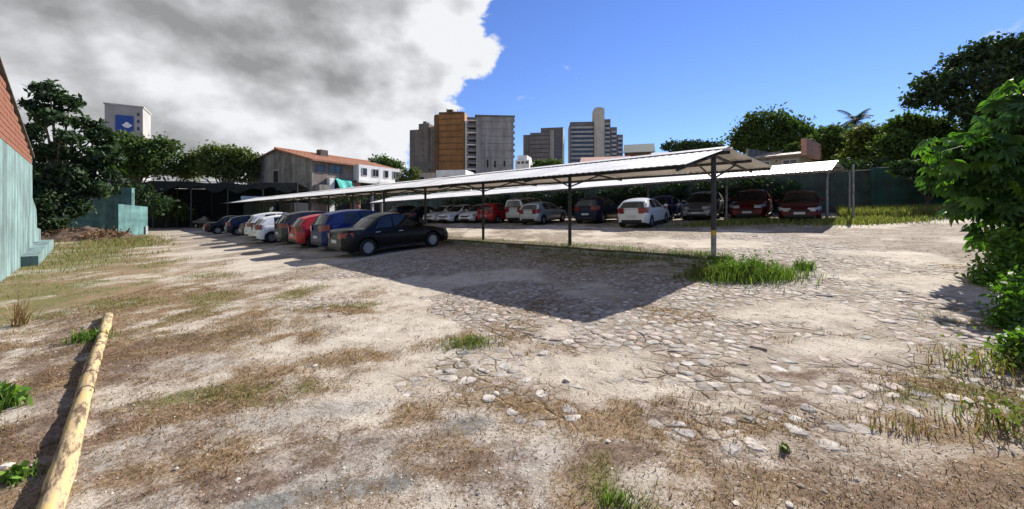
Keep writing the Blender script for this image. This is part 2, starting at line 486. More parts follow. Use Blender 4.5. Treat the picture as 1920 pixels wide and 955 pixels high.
vv = GX.ravel() * V1[0] + GY.ravel() * V1[1]
v2c = GX.ravel() * V2[0] + GY.ravel() * V2[1]
c = np.stack([np.clip(green, 0, 1), np.clip(dg, 0, 1), np.clip(stn, 0, 1), np.ones_like(dg)], 1).astype(np.float32)
a.data.foreach_set('color', c.ravel())

m, nt, nd, lk, bs = newmat('ground_mix')
bs.inputs['Roughness'].default_value = 0.95; bs.inputs['Specular IOR Level'].default_value = 0.12
ge = nd.new('ShaderNodeNewGeometry'); POS = ge.outputs['Position']
def gn(scale, detail=6, rough=.6, dist=0.0):
    n = nd.new('ShaderNodeTexNoise'); n.inputs['Scale'].default_value = scale; n.inputs['Detail'].default_value = detail
    n.inputs['Roughness'].default_value = rough; n.inputs['Distortion'].default_value = dist
    lk.new(POS, n.inputs['Vector']); return n.outputs[0]
def gr(v, stops):
    r = nd.new('ShaderNodeValToRGB')
    r.color_ramp.elements[0].position = stops[0][0]; r.color_ramp.elements[0].color = (*stops[0][1], 1)
    r.color_ramp.elements[1].position = stops[-1][0]; r.color_ramp.elements[1].color = (*stops[-1][1], 1)
    for p, cc in stops[1:-1]:
        e = r.color_ramp.elements.new(p); e.color = (*cc, 1)
    lk.new(v, r.inputs[0]); return r.outputs[0]
def gm(f, a, b):
    x = nd.new('ShaderNodeMixRGB')
    for i, v in enumerate((f, a, b)):
        if isinstance(v, float): x.inputs[i].default_value = v
        elif isinstance(v, tuple): x.inputs[i].default_value = (*v, 1)
        else: lk.new(v, x.inputs[i])
    return x.outputs[0]
def gmr(v, a, b, lo=0., hi=1.):
    r = nd.new('ShaderNodeMapRange'); lk.new(v, r.inputs[0])
    for i, q in enumerate((a, b, lo, hi)): r.inputs[i+1].default_value = q
    return r.outputs[0]
def gmul(a, b, op='MULTIPLY'):
    x = nd.new('ShaderNodeMath'); x.operation = op
    for i, v in enumerate((a, b)):
        if isinstance(v, (int, float)): x.inputs[i].default_value = v
        else: lk.new(v, x.inputs[i])
    return x.outputs[0]
ca = nd.new('ShaderNodeAttribute'); ca.attribute_name = 'cover'
cb = nd.new('ShaderNodeAttribute'); cb.attribute_name = 'cover_two'
s1 = nd.new('ShaderNodeSeparateColor'); lk.new(ca.outputs['Color'], s1.inputs[0])
s2 = nd.new('ShaderNodeSeparateColor'); lk.new(cb.outputs['Color'], s2.inputs[0])
sand = gr(gn(1.1, 8, .65), [(.3, (.35, .30, .24)), (.5, (.465, .41, .34)), (.7, (.55, .495, .425))])
grain = gn(55, 6, .7)
sand = gm(gmr(grain, .55, .75, 0., .5), sand, (.20, .15, .115))
# paving too far off to be laid stone by stone: joints and stains
vor = nd.new('ShaderNodeTexVoronoi'); vor.feature = 'DISTANCE_TO_EDGE'; vor.inputs['Scale'].default_value = 5.2; vor.inputs['Randomness'].default_value = 1.0
wob = nd.new('ShaderNodeMixRGB'); wob.blend_type = 'ADD'; wob.inputs[0].default_value = .12
nwc = nd.new('ShaderNodeTexNoise'); nwc.inputs['Scale'].default_value = 3.0; lk.new(POS, nwc.inputs['Vector'])
lk.new(POS, wob.inputs[1]); lk.new(nwc.outputs['Color'], wob.inputs[2]); lk.new(wob.outputs[0], vor.inputs['Vector'])
joint = gmr(vor.outputs['Distance'], .0, .10, 1., 0.)
jm = gmul(gmul(joint, gmr(gn(.9, 5), .36, .56)), s2.outputs[2])
sand = gm(gmul(jm, .85), sand, (.12, .092, .062))
sand = gm(gmul(s2.outputs[2], gmr(gn(3.3, 6, .6), .35, .6, .3, .8)), sand, (.17, .13, .095))
speck = gmr(gn(7, 8, .75), .56, .70)
sand = gm(gmul(speck, .62), sand, (.15, .11, .078))
speck2 = gmr(gn(2.3, 10, .78), .53, .66)
sand = gm(gmul(speck2, .5), sand, (.20, .155, .115))
speck3 = gmr(gn(21, 5, .7), .58, .70)
sand = gm(gmul(speck3, .5), sand, (.11, .085, .06))
conc = gr(gn(9, 9, .7), [(.32, (.20, .18, .155)), (.5, (.36, .325, .285)), (.68, (.46, .42, .37))])
darkc = gr(gn(14, 8, .7), [(.3, (.10, .10, .095)), (.7, (.26, .25, .23))])
dryc = gr(gn(22, 8, .7), [(.3, (.095, .052, .028)), (.5, (.19, .115, .056)), (.7, (.31, .215, .125))])
soilc = gr(gn(16, 8, .7), [(.3, (.060, .036, .024)), (.5, (.14, .088, .062)), (.72, (.27, .20, .155))])
grnc = gr(gn(18, 8, .7), [(.3, (.055, .06, .018)), (.55, (.14, .135, .045)), (.75, (.26, .23, .11))])
mott = gn(5, 8, .75); mott2 = gn(38, 6, .75)
def breakup(mask, k=.55):
    t_ = gmul(mask, gmr(mott, .2, .8, -.6, .6), 'ADD')
    t_ = gmul(t_, gmr(mott2, .25, .75, -.5, .5), 'ADD')
    return gmr(t_, .15, .85)
colr = gm(s1.outputs[2], sand, conc)
colr = gm(breakup(s2.outputs[1]), colr, darkc)
colr = gm(gmul(breakup(s1.outputs[0]), .85), colr, dryc)
colr = gm(gmul(breakup(s1.outputs[1]), .9), colr, soilc)
colr = gm(gmul(breakup(s2.outputs[0]), .8), colr, grnc)
lk.new(colr, bs.inputs['Base Color'])
hsum = gmul(gmul(gn(30, 8, .7), .6), gmul(jm, -.8), 'ADD')
bp = nd.new('ShaderNodeBump'); bp.inputs['Strength'].default_value = .9; bp.inputs['Distance'].default_value = .03
lk.new(hsum, bp.inputs['Height']); lk.new(bp.outputs[0], bs.inputs['Normal'])
gme.materials.append(m)
ground = link('ground', gme); tag(ground, kind='structure')

# ------------------------------------------------------------------ stone paving, laid stone by stone
def clip(poly, nxv, nyv, d):
    out = []
    for k in range(len(poly)):
        p, q = poly[k], poly[(k+1) % len(poly)]
        a = p[0]*nxv + p[1]*nyv - d; b = q[0]*nxv + q[1]*nyv - d
        if a <= 0: out.append(p)
        if (a < 0 < b) or (b < 0 < a):
            t = a/(a-b); out.append((p[0]+(q[0]-p[0])*t, p[1]+(q[1]-p[1])*t))
    return out
SPC = 0.155
sx = np.arange(-5.2, 9.6, SPC); sy = np.arange(2.3, 15.0, SPC * .9)
SX, SY = np.meshgrid(sx, sy); SX[1::2] += SPC/2
SX = SX + RNG.uniform(-.42, .42, SX.shape)*SPC; SY = SY + RNG.uniform(-.42, .42, SY.shape)*SPC
SM = stone_field(SX, SY)
sdry, sgreen, ssoil, sgrey, _ = [q.reshape(SX.shape) for q in ground_masks(SX.ravel(), SY.ravel())]
SM = SM * (1 - .6*sdry)
SREL = gz(SX, SY) + relief(SX, SY)
SRND = RNG.random(SX.shape)
tints = np.array([(.50, .44, .38), (.47, .39, .34), (.54, .49, .44), (.44, .39, .345), (.49, .395, .345), (.42, .385, .35)])
stones = []
h_, w_ = SX.shape
for j in range(1, h_-1):
    for i in range(1, w_-1):
        mval = SM[j, i]
        if mval < .22 or SRND[j, i] > .05 + .85*mval: continue
        x, y = SX[j, i], SY[j, i]
        if abs(x / y) > 1.42: continue
        poly = [(-.2, -.2), (.2, -.2), (.2, .2), (-.2, .2)]
        for dj in (-1, 0, 1):
            for di in (-2, -1, 0, 1, 2):
                if (dj == 0 and di == 0) or not 0 <= i+di < w_: continue
                ex, ey = SX[j+dj, i+di]-x, SY[j+dj, i+di]-y
                ln = math.hypot(ex, ey)
                if ln < 1e-4 or ln > .45: continue
                poly = clip(poly, ex/ln, ey/ln, ln/2 - random.uniform(.007, .016))
                if len(poly) < 3: break
            if len(poly) < 3: break
        if len(poly) < 4: continue
        ar = sum(poly[k][0]*poly[(k+1) % len(poly)][1]-poly[(k+1) % len(poly)][0]*poly[k][1] for k in range(len(poly)))/2
        if ar < .004: continue
        rnd = []
        for k in range(len(poly)):                    # worn corners
            p, q = poly[k], poly[(k+1) % len(poly)]
            rnd.append((p[0]*.76+q[0]*.24, p[1]*.76+q[1]*.24)); rnd.append((p[0]*.24+q[0]*.76, p[1]*.24+q[1]*.76))
        stones.append((y, x, rnd, mval))
stones.sort(key=lambda q: q[0])
def stone_geo(x, y, poly, mval, loc=True):
    n = len(poly); hgt = random.uniform(-.002, .006) + (random.uniform(0, .008) if random.random() < .15 else 0)
    tx, ty = random.gauss(0, .012), random.gauss(0, .012)
    base = gzf(x, y) + float(relief(np.array(x), np.array(y)))
    V = []; cx_ = sum(p[0] for p in poly)/n; cy_ = sum(p[1] for p in poly)/n
    for s_, dz_ in ((1.0, -.05), (.98, hgt-.006), (.80, hgt)):
        for p in poly:
            qx = cx_+(p[0]-cx_)*s_; qy = cy_+(p[1]-cy_)*s_
            V.append((qx, qy, dz_ + qx*tx + qy*ty + random.uniform(-.002, .002) + .048*qx + .032*qy))
    V.append((cx_, cy_, hgt + .003))
    F = []
    for r_ in (0, 1):
        for k in range(n): F.append((r_*n+k, r_*n+(k+1) % n, (r_+1)*n+(k+1) % n, (r_+1)*n+k))
    for k in range(n): F.append((2*n+k, 2*n+(k+1) % n, 3*n))
    return V, F, base
STM = tintmat('paving_stone_face', .9, .35, 70)
SV, SF, ST = [], [], []
nind = 0
for (y, x, poly, mval) in stones:
    V, F, base = stone_geo(x, y, poly, mval)
    t = tints[random.randrange(len(tints))] * random.uniform(.62, 1.0)
    py = HZN + (EYE-base)/y*FPX
    if nind < 300 and abs(x/y) < 1.30 and py < 950:
        me = bpy.data.meshes.new('paving_stone'); me.from_pydata(V, [], F)
        ca_ = me.color_attributes.new('tint', 'FLOAT_COLOR', 'POINT')
        ca_.data.foreach_set('color', np.tile(np.array((*t, 1), np.float32), len(V)))
        o = link('paving_stone', me, STM, ground); o.location = (x, y, base); nind += 1
    else:
        o_ = len(SV)
        SV.extend([(p[0]+x, p[1]+y, p[2]+base) for p in V]); ST.extend([t]*len(V))
        SF.extend([tuple(q+o_ for q in f) for f in F])
me = bpy.data.meshes.new('paving_stones'); me.from_pydata(SV, [], SF)
ca_ = me.color_attributes.new('tint', 'FLOAT_COLOR', 'POINT')
tt = np.ones((len(SV), 4), np.float32); tt[:, :3] = np.array(ST); ca_.data.foreach_set('color', tt.ravel())
o = link('paving_stones', me, STM, ground); tag(o, kind='stuff')
print('stones', len(stones))
# ================================================================== CARPORTS
M_SHEET = mat('roof_sheet_paint', (.80, .79, .77), .5, 0.0, col2=(.60, .58, .55), scale=.9, bump=.1, bscale=8)
M_STEEL = mat('carport_steel', (.035, .036, .038), .55, .3, var=.4, scale=6)
M_STEEL_L = mat('weathered_steel', (.24, .25, .25), .6, .2, var=.35, scale=6)
M_YELLOW = mat('yellow_band_paint', (.62, .40, .04), .6, var=.25, scale=12)
M_CONC = mat('old_concrete', (.33, .31, .28), .9, var=.35, scale=5, bump=.4, bscale=30)
M_STRIP = mat('strip_soil', (.12, .085, .055), .95, var=.4, scale=5, bump=.5, bscale=25)

def corr_sheet(a0, a1, b0, b1, waves=12, amp=.006, th=.012):
    """corrugated sheet: edge a (eave) to edge b (ridge), each a pair of 3D points"""
    n = waves*4; V = []; F = []
    a0, a1, b0, b1 = map(Vector, (a0, a1, b0, b1))
    nrm = (a1-a0).cross(b0-a0).normalized()
    if nrm.z < 0: nrm = -nrm
    for side in (0, -th):
        for k in range(n+1):
            t = k/n; off = nrm*(amp*math.sin(2*math.pi*k/4) + side)
            V.append(a0.lerp(a1, t)+off); V.append(b0.lerp(b1, t)+off)
    o = 2*(n+1)
    for k in range(n):
        F.append((2*k, 2*k+2, 2*k+3, 2*k+1)); F.append((o+2*k, o+2*k+1, o+2*k+3, o+2*k+2))
        F.append((2*k, o+2*k, o+2*k+2, 2*k+2)); F.append((2*k+1, 2*k+3, o+2*k+3, o+2*k+1))
    F.append((0, 1, o+1, o)); F.append((2*n, o+2*n, o+2*n+1, 2*n+1))
    return V, F
def carport(name, label, LF, u0, u1, vp, posts, zr, wl, wr, dl, dr, skew, postmat, band=None):
    """two-winged sheet roof on one row of posts. LF plan frame, vp post line, zr(u) ridge height,
    wl/wr wing widths, dl/dr drops, skew(v) end offset"""
    x0, y0 = LF(u0, vp)
    root = empty(name, (x0, y0, gzf(x0, y0)))
    ox, oy, oz = root.location
    def P(u, v, z):
        x, y = LF(u, v); return (x-ox, y-oy, z-oz)
    n = int(round((u1-u0)/2.3)); du = (u1-u0)/n
    for wing, (w, d) in ((-1, (wl, dl)), (1, (wr, dr))):
        for k in range(n):
            ua, ub = u0+k*du, u0+(k+1)*du
            sk_e = skew(wing*w)*(1 if k == 0 else 0); sk_r = 0
            lift = (.006 if k % 2 else 0)+random.uniform(-.008, .008)
            V, F = corr_sheet(P(ua+sk_e, vp+wing*w, zr(ua)-d+lift), P(ub, vp+wing*w, zr(ub)-d+lift), P(ua+sk_r, vp+wing*.02, zr(ua)+lift), P(ub+.03, vp+wing*.02, zr(ub)+lift))
            MB().add(V, F).build('roof_sheet', M_SHEET, root)
    # ridge cap
    mb = MB()
    V = []
    for u in (u0-.02, u1):
        for dv, dz_ in ((-.28, -dl/wl*.28+.035), (0, .05), (.28, -dr/wr*.28+.035)): V.append(P(u, vp+dv, zr(u)+dz_))
    mb.add(V, [(0, 1, 4, 3), (1, 2, 5, 4)]).build('ridge_cap', M_SHEET, root)
    # purlins along the roof
    for wing, (w, d) in ((-1, (wl, dl)), (1, (wr, dr))):
        for fr in (.06, .5, .97):
            ue = u0 + skew(wing*w)*fr + .04
            mb = MB(); q0 = P(ue, vp+wing*w*fr, zr(ue)-d*fr-.065); q1 = P(u1-.02, vp+wing*w*fr, zr(u1)-d*fr-.065)
            mb.tube(q0, q1, .042, n=4).build('purlin', postmat, root)
    for u in posts:
        x, y = LF(u, vp); g = gzf(x, y)
        pm = MB(); b = P(u, vp, g-.05); t = P(u, vp, zr(u)-.16)
        pm.tube(b, t, .062, n=6)
        po = pm.build('post', postmat, root)
        fm = MB(); fm.tube(P(u, vp, g-.03), P(u, vp, g+.10), .16, .14, n=8); fm.build('footing', M_CONC, po)
        if band and abs(u-posts[0]) < .01:
            MB().tube(P(u, vp, g+.62), P(u, vp, g+.74), .068, n=8).build('painted_band', M_YELLOW, po)
            MB().tube(P(u, vp, g+.11), P(u, vp, g+.615), .066, n=8).build('pale_sleeve', M_CONC, po)
        rm = MB()
        for wing, (w, d) in ((-1, (wl, dl)), (1, (wr, dr))):
            rm.tube(P(u, vp, zr(u)-.15), P(u, vp+wing*w*.97, zr(u)-d*.97-.13), .05, .035, n=4)
        rm.build('rafter', postmat, root)
        bm_ = MB()
        for wing, (w, d) in ((-1, (wl, dl)), (1, (wr, dr))):
            bm_.tube(P(u, vp, zr(u)-.75), P(u, vp+wing*w*.5, zr(u)-d*.5-.15), .028, n=4)
        bm_.build('brace', postmat, root)
    tag(root, label, 'carport')
    return root
ZR1 = lambda u: EYE + 1.58
posts1 = [U1P + BAY*k for k in range(16)]
carport('carport', 'long white sheet-roofed carport in the middle with dark posts beside black sedan', L1, U1P-.35, U1P+BAY*15+.6, V1P, posts1, ZR1,
        2.3, 3.5, .58, .22, lambda v: -.06*v, M_STEEL, band=True)
ZR2 = lambda s: 4.2 + (3.24-4.2)*(s+1.0)/35.4
posts2 = [-.6 + 4.35*k for k in range(9)]
carport('carport', 'farther white sheet-roofed carport behind the right row of cars', L2, -1.0, 34.6, 24.5, posts2, ZR2,
        2.6, 4.6, .6, .12, lambda v: -.12*v, M_STEEL_L)  # back wing shaped extra wide to keep the cars beneath in shade
# planted strip and kerb under the near carport
xs_, ys_ = L1(U1P, V1P)
def strip_sheet(LF, u0, u1, v0, v1, h, nu=60, nv=5):
    V = []; F = []
    for i in range(nu+1):
        for j in range(nv+1):
            x, y = LF(u0+(u1-u0)*i/nu, v0+(v1-v0)*j/nv)
            e_ = h if 0 < j < nv and 0 < i < nu else -.05
            V.append((x, y, gzf(x, y)+e_+.03*(float(fbm(np.array(x), np.array(y), 3, 3, 8))-.5)))
    for i in range(nu):
        for j in range(nv):
            a_ = i*(nv+1)+j; F.append((a_, a_+1, a_+nv+2, a_+nv+1))
    return V, F
V, F = strip_sheet(L1, U1P-.6, U1P+66, V1P-.75, V1P+.75, .10)
o = MB().add(V, F).build('planting_strip', M_STRIP, smooth=True); tag(o, kind='structure')
kerb_root = empty('kerb', (*L1(U1P, V1P-.8), gzf(*L1(U1P, V1P-.8)))); kx, ky, kz = kerb_root.location
ku = U1P-.2; kid = 0
while ku < U1P+40:
    ln = random.uniform(.75, .95); va = V1P-.88+random.uniform(-.02, .02)
    if random.random() > .12:
        p = [L1(ku, va), L1(ku+ln, va), L1(ku+ln, va+.13), L1(ku, va+.13)]
        g = gzf(*p[0]); hh = g + random.uniform(.09, .13)
        MB().add([(q[0]-kx, q[1]-ky, g-.1-kz) for q in p]+[(q[0]-kx, q[1]-ky, hh-kz) for q in p],
                 [(3,2,1,0),(4,5,6,7),(0,1,5,4),(1,2,6,5),(2,3,7,6),(3,0,4,7)]).build('kerb_stone', M_CONC, kerb_root)
    ku += ln + .02
tag(kerb_root, 'low worn concrete kerb along the planted strip under the middle carport', 'kerb')

# ================================================================== CARS
M_TYRE = mat('tyre_rubber', (.012, .012, .012), .85)
M_RIM = mat('wheel_alloy', (.42, .43, .44), .35, .8)
M_TRIM = mat('black_trim', (.012, .012, .013), .5)
M_HEAD = mat('headlight_lens', (.30, .31, .33), .12, .3, coat=.5)
M_TAIL = mat('tail_light_lens', (.20, .006, .008), .2, coat=.6)
M_PLATE = mat('number_plate', (.55, .56, .55), .5)
M_CHROME = mat('chrome', (.55, .56, .57), .15, 1.0)
def glass_mat():
    m, nt, nd, lk, bs = newmat('car_glass')
    bs.inputs['Base Color'].default_value = (.012, .014, .016, 1); bs.inputs['Roughness'].default_value = .04
    bs.inputs['Specular IOR Level'].default_value = .75
    return m
M_GLASS = glass_mat()
def paint(name, col, metal=.25, rough=.32):
    return mat('paint_'+name, col, rough, metal, coat=.35 if sum(col) > .3 else .12, var=.06, scale=1.5, spec=.5 if sum(col) > .3 else .3)
CT = {
 'sedan': dict(L=4.42, W=1.72, top=[(0,.62),(.02,.80),(.07,.93),(.18,.985),(.70,1.00),(1.2,.985),(2.2,.955),(3.05,.935),(3.55,.87),(4.05,.76),(4.28,.66),(4.38,.56),(4.42,.46)],
               belt=(.74, 3.24), roof=(1.36, 2.48), zroof=1.50, zb=(.985,.925), wheels=(.86, 3.52), r=.31, tail=(.68,.86,.10,.36), head=(.52,.68)),
 'hatch': dict(L=3.95, W=1.70, top=[(0,.55),(.02,.78),(.05,.93),(.12,1.0),(.6,1.0),(1.2,.985),(2.2,.955),(2.75,.94),(3.2,.88),(3.62,.78),(3.84,.66),(3.92,.56),(3.95,.46)],
               belt=(.06, 2.92), roof=(.42, 2.12), zroof=1.50, zb=(1.0,.93), wheels=(.68, 3.16), r=.30, tail=(.74,1.02,.06,.24), head=(.54,.70)),
 'suv': dict(L=4.30, W=1.80, top=[(0,.60),(.02,.86),(.05,1.02),(.12,1.09),(.6,1.10),(1.2,1.085),(2.2,1.06),(2.95,1.05),(3.4,1.01),(3.9,.92),(4.15,.80),(4.26,.66),(4.30,.50)],
               belt=(.06, 3.12), roof=(.38, 2.36), zroof=1.66, zb=(1.10,1.04), wheels=(.76, 3.42), r=.345, tail=(.84,1.08,.06,.28), head=(.68,.84)),
 'van': dict(L=4.30, W=1.78, top=[(0,.60),(.02,.90),(.05,1.05),(.12,1.10),(.6,1.10),(1.2,1.09),(2.2,1.07),(3.1,1.05),(3.6,.96),(4.0,.84),(4.2,.72),(4.27,.60),(4.30,.48)],
               belt=(.04, 3.55), roof=(.14, 2.55), zroof=1.84, zb=(1.10,1.02), wheels=(.74, 3.44), r=.31, tail=(.80,1.20,.04,.16), head=(.60,.78)),
}
def car_meshes(kind):
    """meshes of one car model: dict part -> list of (mesh, material key, parent part)"""
    t = CT[kind]; Lc, W = t['L'], t['W']/2; r = t['r']
    tx = [p[0] for p in t['top']]; tz = [p[1] for p in t['top']]
    ra = r + .055
    st = set([0, .015, .05, .11, .2, .35, Lc-.35, Lc-.2, Lc-.1, Lc-.04, Lc-.012, Lc])
    for wx in t['wheels']:
        for k in range(13): st.add(round(wx + ra*math.cos(math.pi*k/12), 3))
        st.add(wx-ra-.03); st.add(wx+ra+.03)
    for k in range(1, 14): st.add(Lc*k/14)
    st = sorted(st); st = [s for i_, s in enumerate(st) if i_ == 0 or s-st[i_-1] > .008]
    def wid(x):                                     # plan rounding at the ends
        e_ = min(x, Lc-x); c_ = .45
        k = 1 if e_ > c_ else 1-.26*(1-e_/c_)**2.6
        return W*k
    def low(x):
        e_ = min(x, Lc-x); zb = .20 + (.10*(1-e_/.5)**2 if e_ < .5 else 0)
        arch = 0
        for wx in t['wheels']:
            d = abs(x-wx)
            if d < ra: arch = max(arch, r + math.sqrt(max(0, ra*ra-d*d)))
        return zb, arch
    V = []; F = []; np_ = 9
    for x in st:
        zt = float(np.interp(x, tx, tz)); w = wid(x); zb, arch = low(x)
        sec = [(0, zt+.018), (.45*w, zt+.012), (.80*w, zt-.004), (.925*w, zt-.035), (.975*w, zt-.11), (1.0*w, zb+.58*(zt-zb)), (.992*w, zb+.36*(zt-zb)), (.975*w, zb+.12*(zt-zb)), (.93*w, zb)]
        sec = [(yy, max(zz, arch) if j >= 4 else zz) for j, (yy, zz) in enumerate(sec)]
        for yy, zz in sec: V.append((x, yy, zz))
        for yy, zz in sec: V.append((x, -yy, zz))
    n = len(st); q = 2*np_
    for i_ in range(n-1):
        for j in range(np_-1):
            a_ = i_*q+j; F.append((a_, a_+q, a_+q+1, a_+1))
            b_ = i_*q+np_+j; F.append((b_, b_+1, b_+q+1, b_+q))
    for i_ in (0, n-1):
        ring = [i_*q+j for j in range(np_)] + [i_*q+np_+j for j in range(np_-1, -1, -1)]
        F.append(tuple(ring if i_ == 0 else ring[::-1]))
    body = MB().add(V, F)
    # dark underbody
    ub = MB().box(.25, Lc-.25, -W*.70, W*.70, .17, .46)
    ub.box(.18, Lc-.18, -W*.88, W*.88, .30, .34)
    # greenhouse
    xb0, xb1 = t['belt']; xr0, xr1 = t['roof']; zr_ = t['zroof']; zb0, zb1 = t['zb']
    wb, wr_ = W*.915, W*.70
    def side(s_, h_, sgn):                           # s along, h up
        xb = xb0+.05+(xb1-xb0-.10)*s_; xr = xr0+(xr1-xr0)*s_
        zb = zb0+(zb1-zb0)*s_ - .02; zt = zr_-.055 - .10*(2*s_-1.05)**2
        hh = h_
        return (xb+(xr-xb)*hh**1.05, sgn*(wb+(wr_-wb)*hh**1.25), zb+(zt-zb)*hh)
    def frontp(a_, h_):                               # a across -1..1
        b_ = side(1, h_, 1); bow = .14*(1-a_*a_)*(1-.55*h_)
        return (b_[0]+bow, a_*b_[1], b_[2]+.035*(1-a_*a_)*h_)
    def rearp(a_, h_):
        b_ = side(0, h_, 1); bow = .09*(1-a_*a_)*(1-.5*h_)
        return (b_[0]-bow, a_*b_[1], b_[2]+.035*(1-a_*a_)*h_)
    shell = MB(); gl = {}
    def patch(fn, us, vs, glass):
        for i_ in range(len(us)-1):
            for j in range(len(vs)-1):
                nu = 4 if us[i_+1]-us[i_] > .15 else 1
                for k in range(nu):
                    ua = us[i_]+(us[i_+1]-us[i_])*k/nu; ub_ = us[i_]+(us[i_+1]-us[i_])*(k+1)/nu
                    quad = [fn(ua, vs[j]), fn(ub_, vs[j]), fn(ub_, vs[j+1]), fn(ua, vs[j+1])]
                    g = glass(i_, j)
                    (shell if not g else gl.setdefault(g, MB())).add(quad, [(0, 1, 2, 3)])
    sd_ = [0, .10, .22, .50, .545, .90, 1] if kind != 'sedan' else [0, .16, .44, .475, .90, 1]
    gi = {2, 4} if kind != 'sedan' else {1, 3}
    if kind in ('hatch', 'suv'): sd_ = [0, .10, .27, .54, .58, .91, 1]
    if kind == 'van': sd_ = [0, .05, .30, .34, .60, .635, .92, 1]; gi = {1, 3, 5}
    for sgn, nm in ((1, 'side_window'), (-1, 'side_window_b')):
        patch(lambda s_, h_: side(s_, h_, sgn), sd_, [0, .05, .5, .90, 1], lambda i_, j: (nm+str(i_)) if (i_ in gi and j in (1, 2)) else None)
    patch(frontp, [-1, -.90, 0, .90, 1], [0, .05, .5, .93, 1], lambda i_, j: 'windscreen' if i_ in (1, 2) and j in (1, 2) else None)
    rlo = .06 if kind == 'sedan' else .10
    patch(rearp, [-1, -.84, 0, .84, 1], [0, rlo, .5, .88, 1], lambda i_, j: 'rear_window' if i_ in (1, 2) and j in (1, 2) else None)
    # roof
    nr = 8
    for i_ in range(nr):
        for j in range(8):
            def rp(s_, a_):
                e0 = side(s_, 1, 1); f_ = frontp(a_, 1)[0]-side(1, 1, 1)[0]; b_ = rearp(a_, 1)[0]-side(0, 1, 1)[0]
                return (e0[0]+f_*s_*s_+b_*(1-s_)**2, a_*e0[1], e0[2]+.035*(1-a_*a_)+.028*(1-a_**4)*math.sin(math.pi*min(1, max(0, s_))))
            shell.add([rp(i_/nr, -1+j/4), rp((i_+1)/nr, -1+j/4), rp((i_+1)/nr, -1+(j+1)/4), rp(i_/nr, -1+(j+1)/4)], [(0, 1, 2, 3)])
    parts = []
    parts.append(('body', body, 'P', None, True))
    parts.append(('cabin', shell, 'P', None, True))
    parts.append(('underbody', ub, M_TRIM, None, False))
    for k, g in gl.items():
        parts.append((k.split('_b')[0].rstrip('0123456789') if k.startswith('side') else k, g, M_GLASS, None, True))
    # wheels
    for wx in t['wheels']:
        for sgn in (1, -1):
            y1 = sgn*(W-.015); y0 = sgn*(W-.215)
            ty = MB(); prof = [(r*.62, 0), (r*.93, -.005), (r, .03), (r, .17), (r*.93, .205), (r*.62, .20)]
            n_ = 24; VV = []; FF = []
            for k in range(n_):
                a_ = 2*math.pi*k/n_
                for (rr, yy) in prof: VV.append((wx+rr*math.cos(a_), y1-sgn*yy, r+rr*math.sin(a_)))
            m_ = len(prof)
            for k in range(n_):
                for j in range(m_): FF.append((k*m_+j, k*m_+(j+1) % m_, ((k+1) % n_)*m_+(j+1) % m_, ((k+1) % n_)*m_+j))
            ty.add(VV, FF)
            rim = MB(); yc = y1-sgn*.018
            for k in range(10):                       # spokes
                a_ = 2*math.pi*k/10; da = .16 if k % 2 else .13
                rim.add([(wx+.05*math.cos(a_-.6), yc, r+.05*math.sin(a_-.6)), (wx+r*.60*math.cos(a_-da), yc, r+r*.60*math.sin(a_-da)),
                         (wx+r*.60*math.cos(a_+da), yc, r+r*.60*math.sin(a_+da)), (wx+.05*math.cos(a_+.6), yc, r+.05*math.sin(a_+.6))], [(0, 1, 2, 3)])
            VV = []; FF = []
            for k in range(20):
                a_ = 2*math.pi*k/20
                for rr, dy in ((r*.64, 0), (r*.56, .004), (r*.56, .10), (.0, .10)): VV.append((wx+rr*math.cos(a_), yc-sgn*dy, r+rr*math.sin(a_)))
            for k in range(20):
                for j in range(3): FF.append((k*4+j, k*4+j+1, ((k+1) % 20)*4+j+1, ((k+1) % 20)*4+j))
            rim.add(VV, FF)
            rim.tube((wx, yc+sgn*.012, r), (wx, yc-sgn*.03, r), .045, n=10)
            parts.append(('wheel', ty, M_TYRE, None, True)); parts.append(('rim', rim, M_RIM, 'wheel', False))
    # lamps, plates, mirrors, trim
    tl0, tl1, txa, txb = t['tail']
    for sgn in (1, -1):
        mb = MB(); V = []
        for zz in (tl0, tl1):
            for xx in (-.004, .012, .10, txb):
                w = wid(max(0, xx)); 
                yy = w*(.60 if xx == -.004 else (.965 if xx == .012 else 1.004))
                V.append((xx if xx != -.004 else -.008, sgn*yy, zz + (.02 if xx > .05 else 0)))
        mb.add(V, [(0, 1, 5, 4), (1, 2, 6, 5), (2, 3, 7, 6)])
        V = [(0.02, sgn*W*.5, tl0), (0.02, sgn*W*.5, tl1)]
        parts.append(('tail_light', mb, M_TAIL, None, False))
        h0, h1 = t['head']; mb = MB(); V = []
        for zz in (h0, h1):
            for xx in (Lc+.006, Lc-.03, Lc-.16, Lc-.34):
                w = wid(min(Lc, xx)); yy = w*(.52 if xx > Lc else (.90 if xx > Lc-.1 else (.985 if xx > Lc-.2 else 1.003)))
                xq = xx - (.05 if zz == h1 else 0)
                V.append((xq, sgn*yy, zz + (.05 if xx < Lc-.1 else 0)))
        mb.add(V, [(0, 1, 5, 4), (1, 2, 6, 5), (2, 3, 7, 6)])
        parts.append(('headlight', mb, M_HEAD, None, False))
        mb = MB(); mx = xb1-.22; mz = zb1+.10
        mb.bbox(mx-.07, mx+.08, sgn*(W+.02)-(.0 if sgn > 0 else .17), sgn*(W+.02)+(.17 if sgn > 0 else 0), mz-.06, mz+.07, .025)
        mb.tube((mx, sgn*(W*.90), mz-.03), (mx, sgn*(W+.05), mz-.03), .022, n=6)
        parts.append(('mirror', mb, 'P', None, False))
